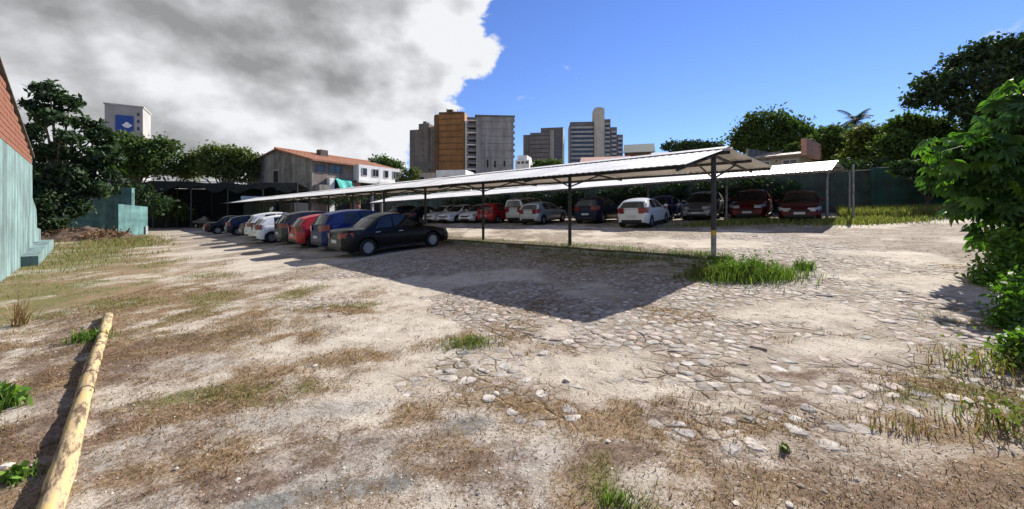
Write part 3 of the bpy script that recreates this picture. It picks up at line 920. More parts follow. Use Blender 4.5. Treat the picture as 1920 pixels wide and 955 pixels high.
        for hx in ((1.25, 2.15) if kind != 'van' else (1.5, 2.45)):
            mb = MB(); zz = float(np.interp(hx, tx, tz))-.16
            mb.bbox(hx-.09, hx+.09, sgn*(W*.975)-.012, sgn*(W*.975)+.025, zz-.015, zz+.015, .008)
            parts.append(('door_handle', mb, M_CHROME if kind == 'sedan' else 'P', None, False))
        mb = MB()
        mb.bbox(t['wheels'][0]+ra+.04, t['wheels'][1]-ra-.04, sgn*W*.965-.02, sgn*W*.965+.02, .205, .275, .01)
        parts.append(('sill_trim', mb, M_TRIM, None, False))
    for sgn in (1, -1):                              # door gaps
        b0 = t['wheels'][0]+ra*.75; b2 = t['wheels'][1]-ra-.02; b1 = (b0+b2)/2+.05
        for xs in (b0, b1, b2):
            mb = MB(); w = wid(xs); zt = float(np.interp(xs, tx, tz)); zb = .20
            pr = [(.93*w, zt-.03), (.978*w, zt-.11), (1.003*w, zb+.58*(zt-zb)), (.995*w, zb+.36*(zt-zb)), (.978*w, zb+.12*(zt-zb))]
            if xs == b0: pr = pr[:3]
            V = []
            for yy, zz in pr: V += [(xs-.006, sgn*(yy+.003), zz), (xs+.006, sgn*(yy+.003), zz)]
            mb.add(V, [(2*k, 2*k+1, 2*k+3, 2*k+2) for k in range(len(pr)-1)])
            parts.append(('door_gap', mb, M_TRIM, None, False))
    mb = MB().bbox(-.028, .01, -.24, .24, .55, .66, .004); 
    if kind == 'sedan': mb = MB().bbox(-.02, .02, -.22, .22, .52, .64, .004)
    parts.append(('number_plate', mb, M_PLATE, None, False))
    parts.append(('number_plate', MB().bbox(Lc-.005, Lc+.022, -.22, .22, .40, .51, .004), M_PLATE, None, False))
    parts.append(('rear_bumper_trim', MB().bbox(-.012, .10, -W*.62, W*.62, .30, .42, .01), M_TRIM, None, False))
    parts.append(('grille', MB().bbox(Lc-.10, Lc+.010, -W*.48, W*.48, .52, .62, .01), M_TRIM, None, False))
    parts.append(('lower_grille', MB().bbox(Lc-.10, Lc+.012, -W*.60, W*.60, .28, .38, .01), M_TRIM, None, False))
    out = []
    for nm, mb, mk, pa, sm in parts:
        me = mb.mesh(nm)
        import bmesh
        if sm and nm in ('body', 'cabin'):
            bm = bmesh.new(); bm.from_mesh(me); bmesh.ops.remove_doubles(bm, verts=bm.verts, dist=.0015)
            bmesh.ops.recalc_face_normals(bm, faces=bm.faces)
            for f in bm.faces: f.smooth = True
            for e_ in bm.edges:
                if len(e_.link_faces) == 2 and e_.calc_face_angle(0) > math.radians(38): e_.smooth = False
            bm.to_mesh(me); bm.free()
        elif sm:
            bm = bmesh.new(); bm.from_mesh(me); bmesh.ops.remove_doubles(bm, verts=bm.verts, dist=.0015)
            bmesh.ops.recalc_face_normals(bm, faces=bm.faces); bm.to_mesh(me); bm.free()
            for p in me.polygons: p.use_smooth = True
        out.append((nm, me, mk, pa))
    return out
CARCACHE = {k: car_meshes(k) for k in CT}
def car(kind, colour, label, rear, heading, group, name='parked_car'):
    """rear: plan point of the rear bumper centre, heading: plan direction of the nose"""
    rz = math.atan2(heading[1], heading[0])
    hx, hy = math.cos(rz), math.sin(rz); Lc = CT[kind]['L']
    zr_, zf = gzf(*rear), gzf(rear[0]+hx*Lc, rear[1]+hy*Lc)
    yl = gzf(rear[0]-hy*.8, rear[1]+hx*.8)-gzf(rear[0]+hy*.8, rear[1]-hx*.8)
    root = empty(name, (rear[0], rear[1], zr_+.005), rz)
    root.rotation_euler = (math.atan2(yl, 1.6), -math.atan2(zf-zr_, Lc), rz)
    last = None
    for nm, me, mk, pa in CARCACHE[kind]:
        o = bpy.data.objects.new(nm, me); COL.objects.link(o)
        if not me.materials: me.materials.append(M_TRIM)
        o.parent = last if pa else root
        o.material_slots[0].link = 'OBJECT'
        o.material_slots[0].material = colour if mk == 'P' else mk
        if nm == 'wheel': last = o
    tag(root, label, 'car', group)
    return root
K_BLACK = paint('black', (.006, .006, .007), .2)
K_BLUE = paint('blue', (.009, .020, .10), .35)
K_RED = paint('red', (.42, .012, .014), .15)
K_GRAPH = paint('graphite', (.045, .047, .05), .5)
K_WHITE = paint('white', (.78, .78, .77), .0)
K_WHITE2 = paint('pearl_white', (.70, .70, .68), .1)
K_SILVER = paint('silver', (.46, .47, .48), .6)
K_GREY = paint('grey', (.20, .20, .21), .6)
K_NAVY = paint('navy', (.010, .014, .035), .3)
K_MAROON = paint('maroon', (.075, .007, .012), .35)
K_DRED = paint('dark_red', (.10, .008, .012), .3)
GL_ = 'cars parked nose-in under the middle carport'
for kind, colr_, lab, u, vr in [
    ('sedan', K_BLACK, 'black sedan nearest the camera, parked nose-in under the middle carport', 14.25, 5.1),
    ('suv', K_BLUE, 'dark blue car right behind the black sedan in the left row', 17.0, 5.35),
    ('hatch', K_RED, 'red hatchback in the left row next to the blue car', 19.75, 5.2),
    ('suv', K_GRAPH, 'dark grey car parked between red hatchback and white car in left row', 22.5, 5.25),
    ('hatch', K_WHITE, 'small white car in the left row with its tail out in the sun', 25.3, 4.75),
    ('suv', K_WHITE2, 'white tall car farther along the left row beyond the small white one', 28.2, 4.9),
    ('sedan', K_GRAPH, 'charcoal sedan parked beyond the tall white car in the left row', 31.3, 5.1),
    ('hatch', K_NAVY, 'navy hatchback between charcoal and farthest black sedan in the left row', 36.5, 5.0),
    ('sedan', K_BLACK, 'black sedan farthest down the left row by the lane bend', 41.5, 4.2)]:
    car(kind, colr_, lab, L1(u, vr), V1, GL_)
GR_ = 'cars parked under the farther carport'
for kind, colr_, lab, s, vr, head in [
    ('hatch', K_MAROON, 'maroon car at the right end of the far row beside end post', .45, 26.8, -1),
    ('suv', K_DRED, 'dark red tall car second from the right end of the far row', 2.75, 28.6, -1),
    ('suv', K_GREY, 'grey tall car in the far row left of the dark red one', 5.3, 28.6, -1),
    ('sedan', K_BLUE, 'blue sedan mostly hidden behind the white hatchback in the far row', 7.7, 24.6, 1),
    ('hatch', K_WHITE2, 'white hatchback sticking out of the far row with its tail in view', 7.25, 19.4, 1),
    ('suv', K_NAVY, 'navy tall car in the far row between silver and white hatchbacks', 11.1, 21.9, 1),
    ('hatch', K_SILVER, 'silver hatchback in the far row left of the navy car', 14.75, 20.9, 1),
    ('van', K_SILVER, 'pale grey van with boxy tail between red and silver cars', 17.1, 22.4, 1),
    ('hatch', K_RED, 'red hatchback in the far row left of the grey van', 19.5, 21.9, 1),
    ('hatch', K_WHITE, 'white car next to the red hatchback in the far row', 21.7, 26.0, -1),
    ('sedan', K_WHITE, 'white car in the middle of the three white ones in far row', 23.95, 26.2, -1),
    ('hatch', K_WHITE2, 'white car leftmost of the three white ones in far row', 26.2, 26.1, -1),
    ('sedan', K_NAVY, 'navy sedan in the far row left of the white cars', 28.8, 22.0, 1),
    ('suv', K_GRAPH, 'charcoal tall car last at the left end of the far row', 31.3, 22.0, 1)]:
    car(kind, colr_, lab, L2(s, vr), V2*head, GR_)
car('sedan', K_BLACK, 'black car in the gloom under the dark shade netting far left', at(372, 49), (.9, -.3), 'cars under the shade netting')
car('hatch', K_GRAPH, 'dark grey car under the shade netting beside the black one', at(418, 52), (.9, -.3), 'cars under the shade netting')
# ================================================================== WALLS
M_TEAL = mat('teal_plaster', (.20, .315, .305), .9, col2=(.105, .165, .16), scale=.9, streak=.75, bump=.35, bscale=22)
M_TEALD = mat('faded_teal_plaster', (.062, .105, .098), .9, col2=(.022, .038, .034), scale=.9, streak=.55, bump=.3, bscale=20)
M_TEALW = mat('sea_green_plaster', (.15, .31, .29), .85, col2=(.07, .16, .155), scale=1.1, streak=.4, bump=.3, bscale=20)
M_BRICK = mat('fired_clay', (.23, .085, .046), .9, var=.5, scale=2, bump=.5, bscale=40)
M_MORTAR = mat('mortar', (.30, .25, .20), .95, var=.3, scale=8, bump=.4)
M_CAP = mat('wall_capping', (.10, .085, .075), .9, var=.4, scale=5)
# side wall of the neighbouring building: teal plaster below, bare brick gable above
W0 = np.array((-15.83, 11.70)); WD = np.array((-.737, .675))
wroot = empty('side_wall', (W0[0], W0[1], gzf(*W0)-.05), math.atan2(WD[1], WD[0]))
wz = wroot.location.z
def wtop(t): return 6.1 - (6.1-4.45)*t/9.8          # sloping gable line, world height
zt_ = EYE + 2.2
def wall_slab(name, pts, y0, y1, m_, par):
    return MB().prism([(p[0], p[1]-wz) for p in pts], y0, y1, 'y').build(name, m_, par)
wall_slab('plastered_wall', [(-9, wz-.3), (10.0, wz-.3), (10.0, zt_), (-9, zt_)], -.3, 0, M_TEAL, wroot)
core = wall_slab('brick_wall', [(-9, zt_+.01), (9.8, zt_+.01), (9.8, wtop(9.8)-.03), (-9, wtop(-9)-.03)], -.245, -.02, M_MORTAR, wroot)
bl, bh = .29, .19
bm1 = MB().bbox(0, bl-.018, 0, .05, 0, bh-.018, .006).mesh('brick'); bm1.materials.append(M_BRICK)
row = 0; zz = zt_+.02; extra = MB(); cnt = 0
bricks = []
while zz < 7.6:
    t_ = -3.0 - (bl/2 if row % 2 else 0)
    while t_ < 9.5:
        if zz+bh < wtop(t_+bl)-.02: bricks.append((t_, zz))
        t_ += bl
    zz += bh; row += 1
vis = [b for b in bricks if b[0] > -1.2]
for b in bricks:
    if b in vis[:300]:
        o = bpy.data.objects.new('brick', bm1); COL.objects.link(o); o.parent = core
        o.location = (b[0], -.296+random.uniform(-.01, .0), b[1]-wz); cnt += 1
    else:
        yj = random.uniform(0, .01)
        extra.box(b[0], b[0]+bl-.018, -.296-yj, -.246-yj, b[1]-wz, b[1]-wz+bh-.018)
if extra.v: tag(extra.build('bricks', M_BRICK, core), kind='stuff')
tl = MB()
k = -9.0
while k < 9.9:
    tl = MB(); z0, z1 = wtop(k)-wz, wtop(k+.62)-wz
    tl.add([(k, -.36, z0), (k+.6, -.36, z1), (k+.6, .09, z1), (k, .09, z0), (k, -.36, z0+.06), (k+.6, -.36, z1+.06), (k+.6, .09, z1+.06), (k, .09, z0+.06)],
           [(3,2,1,0),(4,5,6,7),(0,1,5,4),(1,2,6,5),(2,3,7,6),(3,0,4,7)]).build('coping_tile', M_CAP, core)
    k += .62
# lower wall runs on past the building, then a stepped plinth
wall_slab('low_wall', [(10.02, wz-.3), (16.5, wz-.3), (16.5, wz+1.15), (14.0, wz+1.3), (13.6, wz+2.3), (10.9, wz+3.0), (10.02, wz+3.15)], -.22, .0, M_TEAL, wroot)
wall_slab('plinth', [(5.0, wz-.3), (15.5, wz-.3), (15.5, wz+.55), (12.0, wz+.62), (5.0, wz+.42)], -.02, -.75, M_TEAL, wroot)
tag(wroot, 'tall teal plastered side wall with bare brick gable at the left edge', 'wall')
# ruined sea-green wall across the end of the verge
A = at(118, 36); B = at(248, 37)
def free_wall(name, label, A, B, prof, th, m_, z0=None):
    d = np.array(B)-np.array(A); ln = float(np.linalg.norm(d)); rz = math.atan2(d[1], d[0])
    g = min(gzf(*A), gzf(*B))-.1 if z0 is None else z0
    r_ = empty(name, (A[0], A[1], g), rz)
    return r_, ln, g
r_, ln, g = free_wall('ruined_wall', '', A, B, None, .2, M_TEALW)
MB().prism([(0, -.2), (ln, -.2), (ln, hz(362, 36.5)-g), (ln*.86, hz(360, 36.5)-g), (ln*.84, hz(364, 36.5)-g), (ln*.05, hz(371, 36)-g), (0, hz(385, 36)-g)], 0, .2).build('wall_panel', M_TEALW, r_)
MB().box(ln*.84, ln*1.0, -.06, .28, -.2, hz(358, 36.5)-g+.3).build('pillar', M_TEALW, r_)
tag(r_, 'broken sea green wall panel with pillar at the end of the grassy verge', 'wall')
A = at(222, 34.5); B = at(277, 37)
r_, ln, g = free_wall('ruined_wall', '', A, B, None, .2, M_TEALW)
MB().prism([(0, -.2), (ln, -.2), (ln, hz(388, 37)-g), (0, hz(383, 35)-g)], 0, .2).build('wall_panel', M_TEALW, r_)
MB().box(ln*.9, ln*.98, -.09, -.01, -.2, .9).build('pipe_stub', mat('grey_pipe', (.35, .36, .36), .5), r_)
tag(r_, 'lower sea green wall stub standing in front of the broken panel', 'wall')
# boundary walls behind the farther carport
def bound_wall(label, s0, s1, v, top, m_, nseg):
    x, y = L2(s0, v); x1, y1 = L2(s1, v)
    rz = math.atan2(y1-y, x1-x); ln = math.hypot(x1-x, y1-y); g = min(gzf(x, y), gzf(x1, y1))-.3
    r_ = empty('boundary_wall', (x, y, g), rz)
    seg = ln/nseg
    for k in range(nseg):
        xm, ym = L2(s0+(s1-s0)*(k+.5)/nseg, v); zt = gzf(xm, ym)+top+random.uniform(-.05, .05)
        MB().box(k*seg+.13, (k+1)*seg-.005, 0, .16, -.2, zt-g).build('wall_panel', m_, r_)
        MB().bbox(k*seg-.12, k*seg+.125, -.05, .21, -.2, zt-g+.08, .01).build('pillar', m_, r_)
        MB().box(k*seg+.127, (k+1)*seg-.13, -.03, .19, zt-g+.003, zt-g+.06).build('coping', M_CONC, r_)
    tag(r_, label, 'wall')
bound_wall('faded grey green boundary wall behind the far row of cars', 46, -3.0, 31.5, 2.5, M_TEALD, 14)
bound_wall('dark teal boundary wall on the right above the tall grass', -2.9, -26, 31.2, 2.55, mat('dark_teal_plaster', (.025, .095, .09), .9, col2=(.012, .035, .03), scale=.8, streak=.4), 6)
# small end post and rail frame by the farther carport
x, y = L2(-1.6, 27.3)
fr = empty('pipe_frame', (x, y, gzf(x, y)))
g0 = Vector((0, 0, -.1))
e1 = Vector((*(np.array(L2(-1.6, 25.0))-np.array((x, y))), 0))
MB().tube(g0, (0, 0, 2.45), .05, n=6).build('upright', M_STEEL_L, fr)
MB().tube(e1+Vector((0, 0, -.3)), e1+Vector((0, 0, 2.55)), .05, n=6).build('upright', M_STEEL_L, fr)
MB().tube((0, 0, 2.40), e1+Vector((0, 0, 2.5)), .035, n=6).build('rail', M_STEEL_L, fr)
tag(fr, 'grey pipe frame of two uprights at the right end of the farther carport', 'frame')

# ================================================================== SHADE NETTING, FAR LEFT
M_NET = mat('black_netting', (.012, .016, .015), .95, var=.5, scale=2)
M_DARKP = mat('dark_post', (.06, .062, .06), .7, var=.3)
nA = np.array(at(150, 47)); nB = np.array(at(562, 52)); nd_ = (nB-nA)/np.linalg.norm(nB-nA); nln = float(np.linalg.norm(nB-nA))
nr_ = empty('shade_net_shelter', (nA[0], nA[1], gzf(*nA)), math.atan2(nd_[1], nd_[0]))
H = hz(341, 49)-gzf(*nA)
NB = 6
for k in range(NB):
    a0, a1 = nln*k/NB, nln*(k+1)/NB; V = []; F = []
    for i_ in range(7):
        for j in range(6):
            sx_ = i_/6; V.append((a0+(a1-a0)*sx_, -1.0+5*j/5, H-.30*math.sin(math.pi*sx_)*(.6+.4*math.sin(k*2.1))-.12*j))
    for i_ in range(6):
        for j in range(5): F.append((i_*6+j, i_*6+j+1, (i_+1)*6+j+1, (i_+1)*6+j))
    MB().add(V, F).build('net_roof', M_NET, nr_, True)
    V = []; F = []
    for i_ in range(9):
        sx_ = i_/8; dr = .9 + .35*math.sin(3.1*k+2.3*sx_*3)
        zt = H-.30*math.sin(math.pi*sx_)*(.6+.4*math.sin(k*2.1))
        V += [(a0+(a1-a0)*sx_, -1.02, zt), (a0+(a1-a0)*sx_, -1.12, zt-dr)]
    for i_ in range(8): F.append((2*i_, 2*i_+1, 2*i_+3, 2*i_+2))
    MB().add(V, F).build('net_valance', M_NET, nr_, True)
    MB().box(a0+.02, a1-.02, 3.9, 3.95, -.2, H-.7).build('back_net', M_NET, nr_)
for k in range(NB+1):
    for yy in (-.9, 3.8):
        MB().tube((nln*k/NB, yy, -.3), (nln*k/NB, yy, H-.12*(yy+1)*.45), .07, n=6).build('post', M_DARKP, nr_)
MB().tube((-.2, -.95, H-.02), (nln+.2, -.95, H-.02), .05, n=6).build('rail', M_DARKP, nr_)
tag(nr_, 'large dark shelter of black shade netting on posts behind the lane, far left', 'shelter')
x, y = at(479, 50)
kr = empty('sheet_shed', (x-1.5, y, gzf(x, y)), .2)
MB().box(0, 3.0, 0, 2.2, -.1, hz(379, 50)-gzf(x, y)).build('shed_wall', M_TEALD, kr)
MB().prism([(-.2, hz(378, 50)-gzf(x, y)), (3.2, hz(378, 50)-gzf(x, y)), (3.2, hz(369, 50)-gzf(x, y)), (-.2, hz(368, 50)-gzf(x, y))], -.3, 2.4).build('shed_fascia', mat('blue_grey_sheet', (.42, .47, .50), .6, var=.15), kr)
tag(kr, 'small pale blue grey sheet shed showing above the far end of middle carport', 'shed')

# ================================================================== BUILDINGS
M_ROOFT = mat('clay_roof_tile', (.40, .17, .09), .85, col2=(.25, .11, .07), scale=2.5, bump=.4, bscale=30)
M_SALMON = mat('pale_roof_tile', (.52, .29, .22), .85, col2=(.38, .21, .16), scale=2)
M_GREYW = mat('stained_render', (.33, .305, .26), .9, col2=(.15, .14, .12), scale=.6, streak=.45)
M_BEIGEW = mat('beige_render', (.42, .38, .31), .9, col2=(.28, .25, .20), scale=.5, streak=.3)
M_WHITEW = mat('white_render', (.74, .73, .71), .85, var=.15, scale=.6, streak=.15)
M_CONCT = mat('tower_concrete', (.34, .33, .31), .9, col2=(.22, .21, .20), scale=.25, streak=.35)
M_BROWN = mat('ochre_brown_cladding', (.33, .155, .045), .8, col2=(.24, .11, .035), scale=.3, streak=.25)
M_BROWND = mat('dark_brown_cladding', (.14, .075, .04), .8, var=.3, scale=.3)
M_GREYB = mat('grey_brown_render', (.20, .175, .155), .9, col2=(.125, .11, .10), scale=.3, streak=.35)
M_SLATE = mat('slate_cladding', (.13, .125, .13), .8, var=.25, scale=.3)
M_BAND = mat('pale_spandrel', (.36, .35, .33), .85, var=.2, scale=.4)
M_DGLASS = mat('tinted_window', (.02, .024, .03), .15, coat=.4)
M_DARKIN = mat('unlit_room', (.018, .017, .018), .9)  # near-black colour put in for the shade inside openings
M_FRAMEW = mat('white_frame', (.65, .65, .63), .6)
M_CLOTH = mat('teal_cloth', (.03, .36, .30), .8, var=.25, scale=2)
def frame_at(name, A, B, z0=None):
    d = np.array(B)-np.array(A); r_ = empty(name, (A[0], A[1], (gzf(*A) if z0 is None else z0)), math.atan2(d[1], d[0]))
    return r_, float(np.linalg.norm(d))
def window(par, x0, x1, z0, z1, y=0.0, fm=None, depth=.12, mull=1, glass=None):
    """proud frame with recessed-looking pane on a facade facing -y"""
    f_ = .07 if x1-x0 < 2.5 else .12
    mb = MB()
    mb.box(x0, x1, y-.05, y-.002, z0, z0+f_); mb.box(x0, x1, y-.05, y-.002, z1-f_, z1)
    mb.box(x0, x0+f_, y-.05, y-.002, z0+f_+.001, z1-f_-.001); mb.box(x1-f_, x1, y-.05, y-.002, z0+f_+.001, z1-f_-.001)
    for k in range(mull):
        xm = x0+(x1-x0)*(k+1)/(mull+1); mb.box(xm-f_*.4, xm+f_*.4, y-.045, y-.003, z0+f_+.001, z1-f_-.001)
    w = mb.build('window', fm or M_FRAMEW, par)
    MB().box(x0+f_, x1-f_, y-.02, y-.004, z0+f_, z1-f_).build('pane', glass or M_DGLASS, w)
    return w
# --- two-storey house with tiled roof
HS = 1.35                                             # size factor of the house, built about its own front corner
HC = np.array(at(585, 41)); HL = np.array(at(474, 47)); HR = np.array(at(745, 52))
hx_ = (HR-HC)/np.linalg.norm(HR-HC); hy_ = np.array((-hx_[1], hx_[0]))
lnf = float(np.linalg.norm(HR-HC)); lng = float(np.linalg.norm(HL-HC))
hr_ = empty('house', (HC[0], HC[1], gzf(*HC)), math.atan2(hx_[1], hx_[0])); gb = hr_.location.z
ze = 7.3-gb; zrg = 8.75-gb
MB().prism([(0, -.3), (lng, -.3), (lng, ze), (lng/2, zrg-.1), (0, ze)], -.02, .22, 'x').build('gable_wall', M_GREYW, hr_)
MB().box(.225, lnf, 0, .22, -.3, ze).build('front_wall', mat('brown_stained_render', (.25, .20, .165), .9, col2=(.14, .115, .10), scale=.5, streak=.4), hr_)
MB().box(.225, lnf, lng-.22, lng, -.3, ze).build('rear_wall', M_GREYW, hr_)
MB().prism([(0, -.3), (lng, -.3), (lng, ze), (lng/2, zrg-.1), (0, ze)], lnf+.002, lnf+.22, 'x').build('gable_wall', M_GREYW, hr_)
# roof slopes from courses of tiles
for sgn in (0, 1):
    ncol = 16; nrow = 9
    par = None
    mb = MB()
    ya, yb = (-.5, lng/2) if sgn == 0 else (lng+.5, lng/2); za, zb_ = ze-.12, zrg
    base = MB().add([(-.3, ya, za), (lnf+.4, ya, za), (lnf+.4, yb, zb_), (-.3, yb, zb_), (-.3, ya, za-.1), (lnf+.4, ya, za-.1), (lnf+.4, yb, zb_-.1), (-.3, yb, zb_-.1)],
                    [(0,1,2,3),(7,6,5,4),(0,4,5,1),(1,5,6,2),(2,6,7,3),(3,7,4,0)]).build('roof_slope', M_ROOFT, hr_)
    for r2 in range(nrow):
        t0, t1 = r2/nrow, (r2+1.08)/nrow
        def pt(x, t, up): return (x, ya+(yb-ya)*t, za+(zb_-za)*t+up)
        V = []; F = []; n_ = 56
        for k in range(n_+1):
            x = -.32+(lnf+.74)*k/n_; w_ = .05*abs(math.sin(math.pi*k/2))
            V += [pt(x, t0, .07+w_), pt(x, min(1, t1), .03+w_), pt(x, t0, .012)]
        for k in range(n_):
            F += [(3*k, 3*k+3, 3*k+4, 3*k+1), (3*k, 3*k+2, 3*k+5, 3*k+3)]
        MB().add(V, F).build('tile_course', M_ROOFT, base)
MB().tube((-.35, lng/2, zrg+.08), (lnf+.45, lng/2, zrg+.08), .14, n=8).build('ridge_tiles', M_ROOFT, hr_)
MB().box(4.2, 5.2, lng/2-1.6, lng/2-.8, zrg-.5, zrg+.45).build('chimney', M_CAP, hr_)
# gable wall window, faces -x: small frame and dark pane
for (yc, z0, z1, wd) in ((lng*.52, 4.5, 6.0, .95), (lng*.30, 1.2, 2.4, 1.2), (lng*.62, 1.0, 2.3, 1.0)):
    mb = MB(); mb.box(-.10, -.022, yc-wd/2-.22, yc+wd/2+.22, z0-.2, z0-.02); mb.box(-.10, -.022, yc-wd/2-.22, yc+wd/2+.22, z1+.02, z1+.2)
    mb.box(-.09, -.022, yc-wd/2-.2, yc-wd/2, z0-.019, z1+.019); mb.box(-.09, -.022, yc+wd/2, yc+wd/2+.2, z0-.019, z1+.019)
    w = mb.build('window', M_BEIGEW, hr_); MB().box(-.04, -.024, yc-wd/2, yc+wd/2, z0-.018, z1+.018).build('pane', M_DARKIN, w)
MB().box(-.06, -.022, .3, lng-.3, 2.9, 3.15).build('string_course', M_CAP, hr_)
MB().box(-1.8, -.025, .4, lng*.55, -.2, 2.35).build('lean_to', M_BEIGEW, hr_)
window(hr_, 2.0, 3.6, hz(327, 43)-gb, hz(309, 43)-gb, 0, M_CAP, mull=1)
window(hr_, .5, 1.5, hz(325, 42)-gb, hz(310, 42)-gb, 0, M_CAP, mull=0)
MB().box(.3, 1.7, -.8, -.02, 2.8, 4.3).build('balcony_box', M_GREYW, hr_)
MB().box(1.75, 2.35, -.5, -.02, -.3, hz(333, 42)-gb).build('pale_pier', M_WHITEW, hr_)
# teal cloth hung as an awning
V = []; F = []
for i_ in range(9):
    for j in range(7):
        V.append((2.5+2.2*i_/8, -.35-1.0*(j/6)**.8-.12*math.sin(i_*1.3), hz(335, 43)-gb-1.35*(j/6)+.08*math.sin(i_*1.9+j)))
for i_ in range(8):
    for j in range(6): F.append((i_*7+j, i_*7+j+1, (i_+1)*7+j+1, (i_+1)*7+j))
MB().add(V, F).build('awning_cloth', M_CLOTH, hr_, True)
MB().box(2.4, 4.9, -.06, -.01, .2, hz(337, 43)-gb).build('doorway', M_DARKIN, hr_)
# white upper floor over a shade-coloured ground floor panel with columns
zf = hz(341, 48)-gb; zt = hz(313, 48)-gb
MB().box(5.3, lnf+.3, -.9, -.01, zf, zt).build('upper_floor', M_WHITEW, hr_)
MB().box(5.0, lnf+.5, -1.25, .0-.92+.0, zf-.3, zf-.005).build('floor_slab', M_WHITEW, hr_)
for (x0, x1) in ((5.75, 6.5), (7.3, 8.3), (9.2, 9.9), (10.7, 11.6)):
    window(hr_, x0, x1, zf+.55, zt-.35, -.9, M_BAND, mull=1 if x1-x0 > .9 else 0)
MB().box(5.2, lnf+.2, -.06, -.012, -.2, zf-.32).build('ground_floor_shade', M_DARKIN, hr_)  # flat panel, the shade of the recess is put into its colour
MB().box(4.75, 5.9, -.5, -.07, -.2, zf-.32).build('brick_pier', mat('pinkish_brick', (.34, .16, .12), .9, var=.3), hr_)
for x0 in (7.0, 8.6, 9.9, 11.2, 12.3):
    MB().bbox(x0, x0+.28, -1.2, -.95, -.3, zf-.32, .02).build('column', M_BAND, hr_)
hr_.scale = (HS, HS, HS); hr_.location = (*at(585, 41*HS), EYE-(EYE-gb)*HS)
tag(hr_, 'old two-storey house with grey gable, clay tile roof and white upper floor', 'house')

def tower_box(par, nm, x0, x1, y0, y1, z1, m_, z0=-.5):
    return MB().bbox(x0, x1, y0, y1, z0, z1, .04).build(nm, m_, par)
YT = 125.0
mpp = YT/FPX
# --- stepped grey-brown block
A = at(768, YT+6); B = at(819, YT+3)
r_, ln = frame_at('tower_block', A, B); g = r_.location.z
q = ln/51.0
tower_box(r_, 'wing', 0, 18*q, 0, 9, hz(243, YT+5)-g, M_GREYB)
tower_box(r_, 'wing', 18*q+.01, 37*q, -.3, 9, hz(233, YT+5)-g, M_GREYB)
tower_box(r_, 'wing', 37*q+.01, ln, 0, 9, hz(240, YT+5)-g, M_GREYB)
MB().box(24*q, 30*q, .5, 3, hz(233, YT+5)-g, hz(228, YT+5)-g).build('roof_tank', M_SLATE, r_)
for (x0, x1) in ((15*q, 30*q), (33*q, 50*q)):
    window(r_, x0, x1, hz(319, YT+5)-g, hz(304, YT+5)-g, -.32, M_GREYB, mull=2)
for k in range(5):
    for xx in (5, 24, 42):
        window(r_, xx*q, (xx+4)*q, hz(296-k*11, YT+5)-g, hz(290-k*11, YT+5)-g, -.32 if xx == 24 else 0, M_GREYB, mull=0)
tag(r_, 'stepped grey brown tower block left of the ochre brown tower', 'building')
# --- ochre brown slab
A = at(816, YT); B = at(870, YT-1)
r_, ln = frame_at('tower_block', A, B); g = r_.location.z; q = ln/56.0
tower_box(r_, 'body', 0, ln, 0, 12, hz(212, YT-2)-g, M_BROWN)
tower_box(r_, 'edge_pier', -.3, 6*q, -.35, 6, hz(214, YT-2)-g, M_BROWND)
tower_box(r_, 'edge_pier', ln-3*q, ln+.25, -.3, 5, hz(209, YT-2)-g, M_BROWN)
tower_box(r_, 'parapet', 7*q, ln-3*q-.02, -.15, 11, hz(208, YT-2)-g, M_BROWND, z0=hz(211.5, YT-2)-g)
for k in range(8):
    zz = hz(222+k*11.5, YT-2)-g
    MB().box(6*q+.02, ln-3*q-.02, -.10, -.005, zz, zz+.30).build('floor_band', M_BROWND, r_)
for (xx, hh) in ((16, 198), (26, 203), (38, 200)):
    MB().tube((xx*q, 4, hz(212, YT)-g), (xx*q, 4, hz(hh, YT)-g), .12, n=6).build('antenna', M_SLATE, r_)
MB().box(20*q, 31*q, 2, 7, hz(208, YT)-g, hz(203, YT)-g).build('plant_room', M_BROWND, r_)
tag(r_, 'tall ochre brown slab tower with thin floor bands and roof antennas', 'building')
# --- concrete slab tower with balcony stack on its left flank
A = at(893, YT-6); B = at(963, YT-5)
r_, ln = frame_at('tower_block', A, B); g = r_.location.z; q = ln/71.0
tower_box(r_, 'body', 0, ln, 0, 13, hz(218, YT-6)-g, M_CONCT)
tower_box(r_, 'corner_pier', -.05, 9*q, -.35, 3, hz(221, YT-6)-g, M_CONCT)
MB().box(-.4, ln+.4, -.5, 13.3, hz(218, YT-6)-g, hz(216, YT-6)-g).build('roof_slab', M_SLATE, r_)
tower_box(r_, 'balcony_core', -16*q, -.06, 3.0, 12, hz(222, YT-6)-g, M_DARKIN)
tower_box(r_, 'white_flank', -22*q, -16*q-.03, 5.0, 12, hz(220, YT-6)-g, M_WHITEW)
for k in range(9):
    zz = hz(318-k*11.5, YT-6)-g
    MB().bbox(-18*q, -.07, .6, 2.98, zz, zz+.32, .03).build('balcony_slab', M_WHITEW if k % 2 == 0 else M_CONCT, r_)
    MB().box(-17.5*q, -.10, .62, .72, zz+.33, zz+1.1).build('balcony_rail', M_SLATE, r_)
for (xx, za, zb_) in ((18, 300, 262), (34, 318, 306), (20, 318, 304), (52, 316, 306)):
    MB().box(xx*q, (xx+3)*q, -.12, -.01, hz(za, YT)-g, hz(zb_, YT)-g).build('pipe_casing', M_BAND if xx == 18 else M_DARKIN, r_)
for k in range(7):
    MB().box(.5, ln-.4, -.05, -.004, hz(236+k*13, YT)-g, hz(236+k*13, YT)-g+.10).build('floor_joint', M_SLATE, r_)
    MB().box(ln+.02, ln+.55, 2, 3.2, hz(232+k*11, YT)-g, hz(228+k*11, YT)-g).build('air_conditioner', M_SLATE, r_)
tag(r_, 'bare grey concrete slab tower with dark balconies beside the ochre tower', 'building')
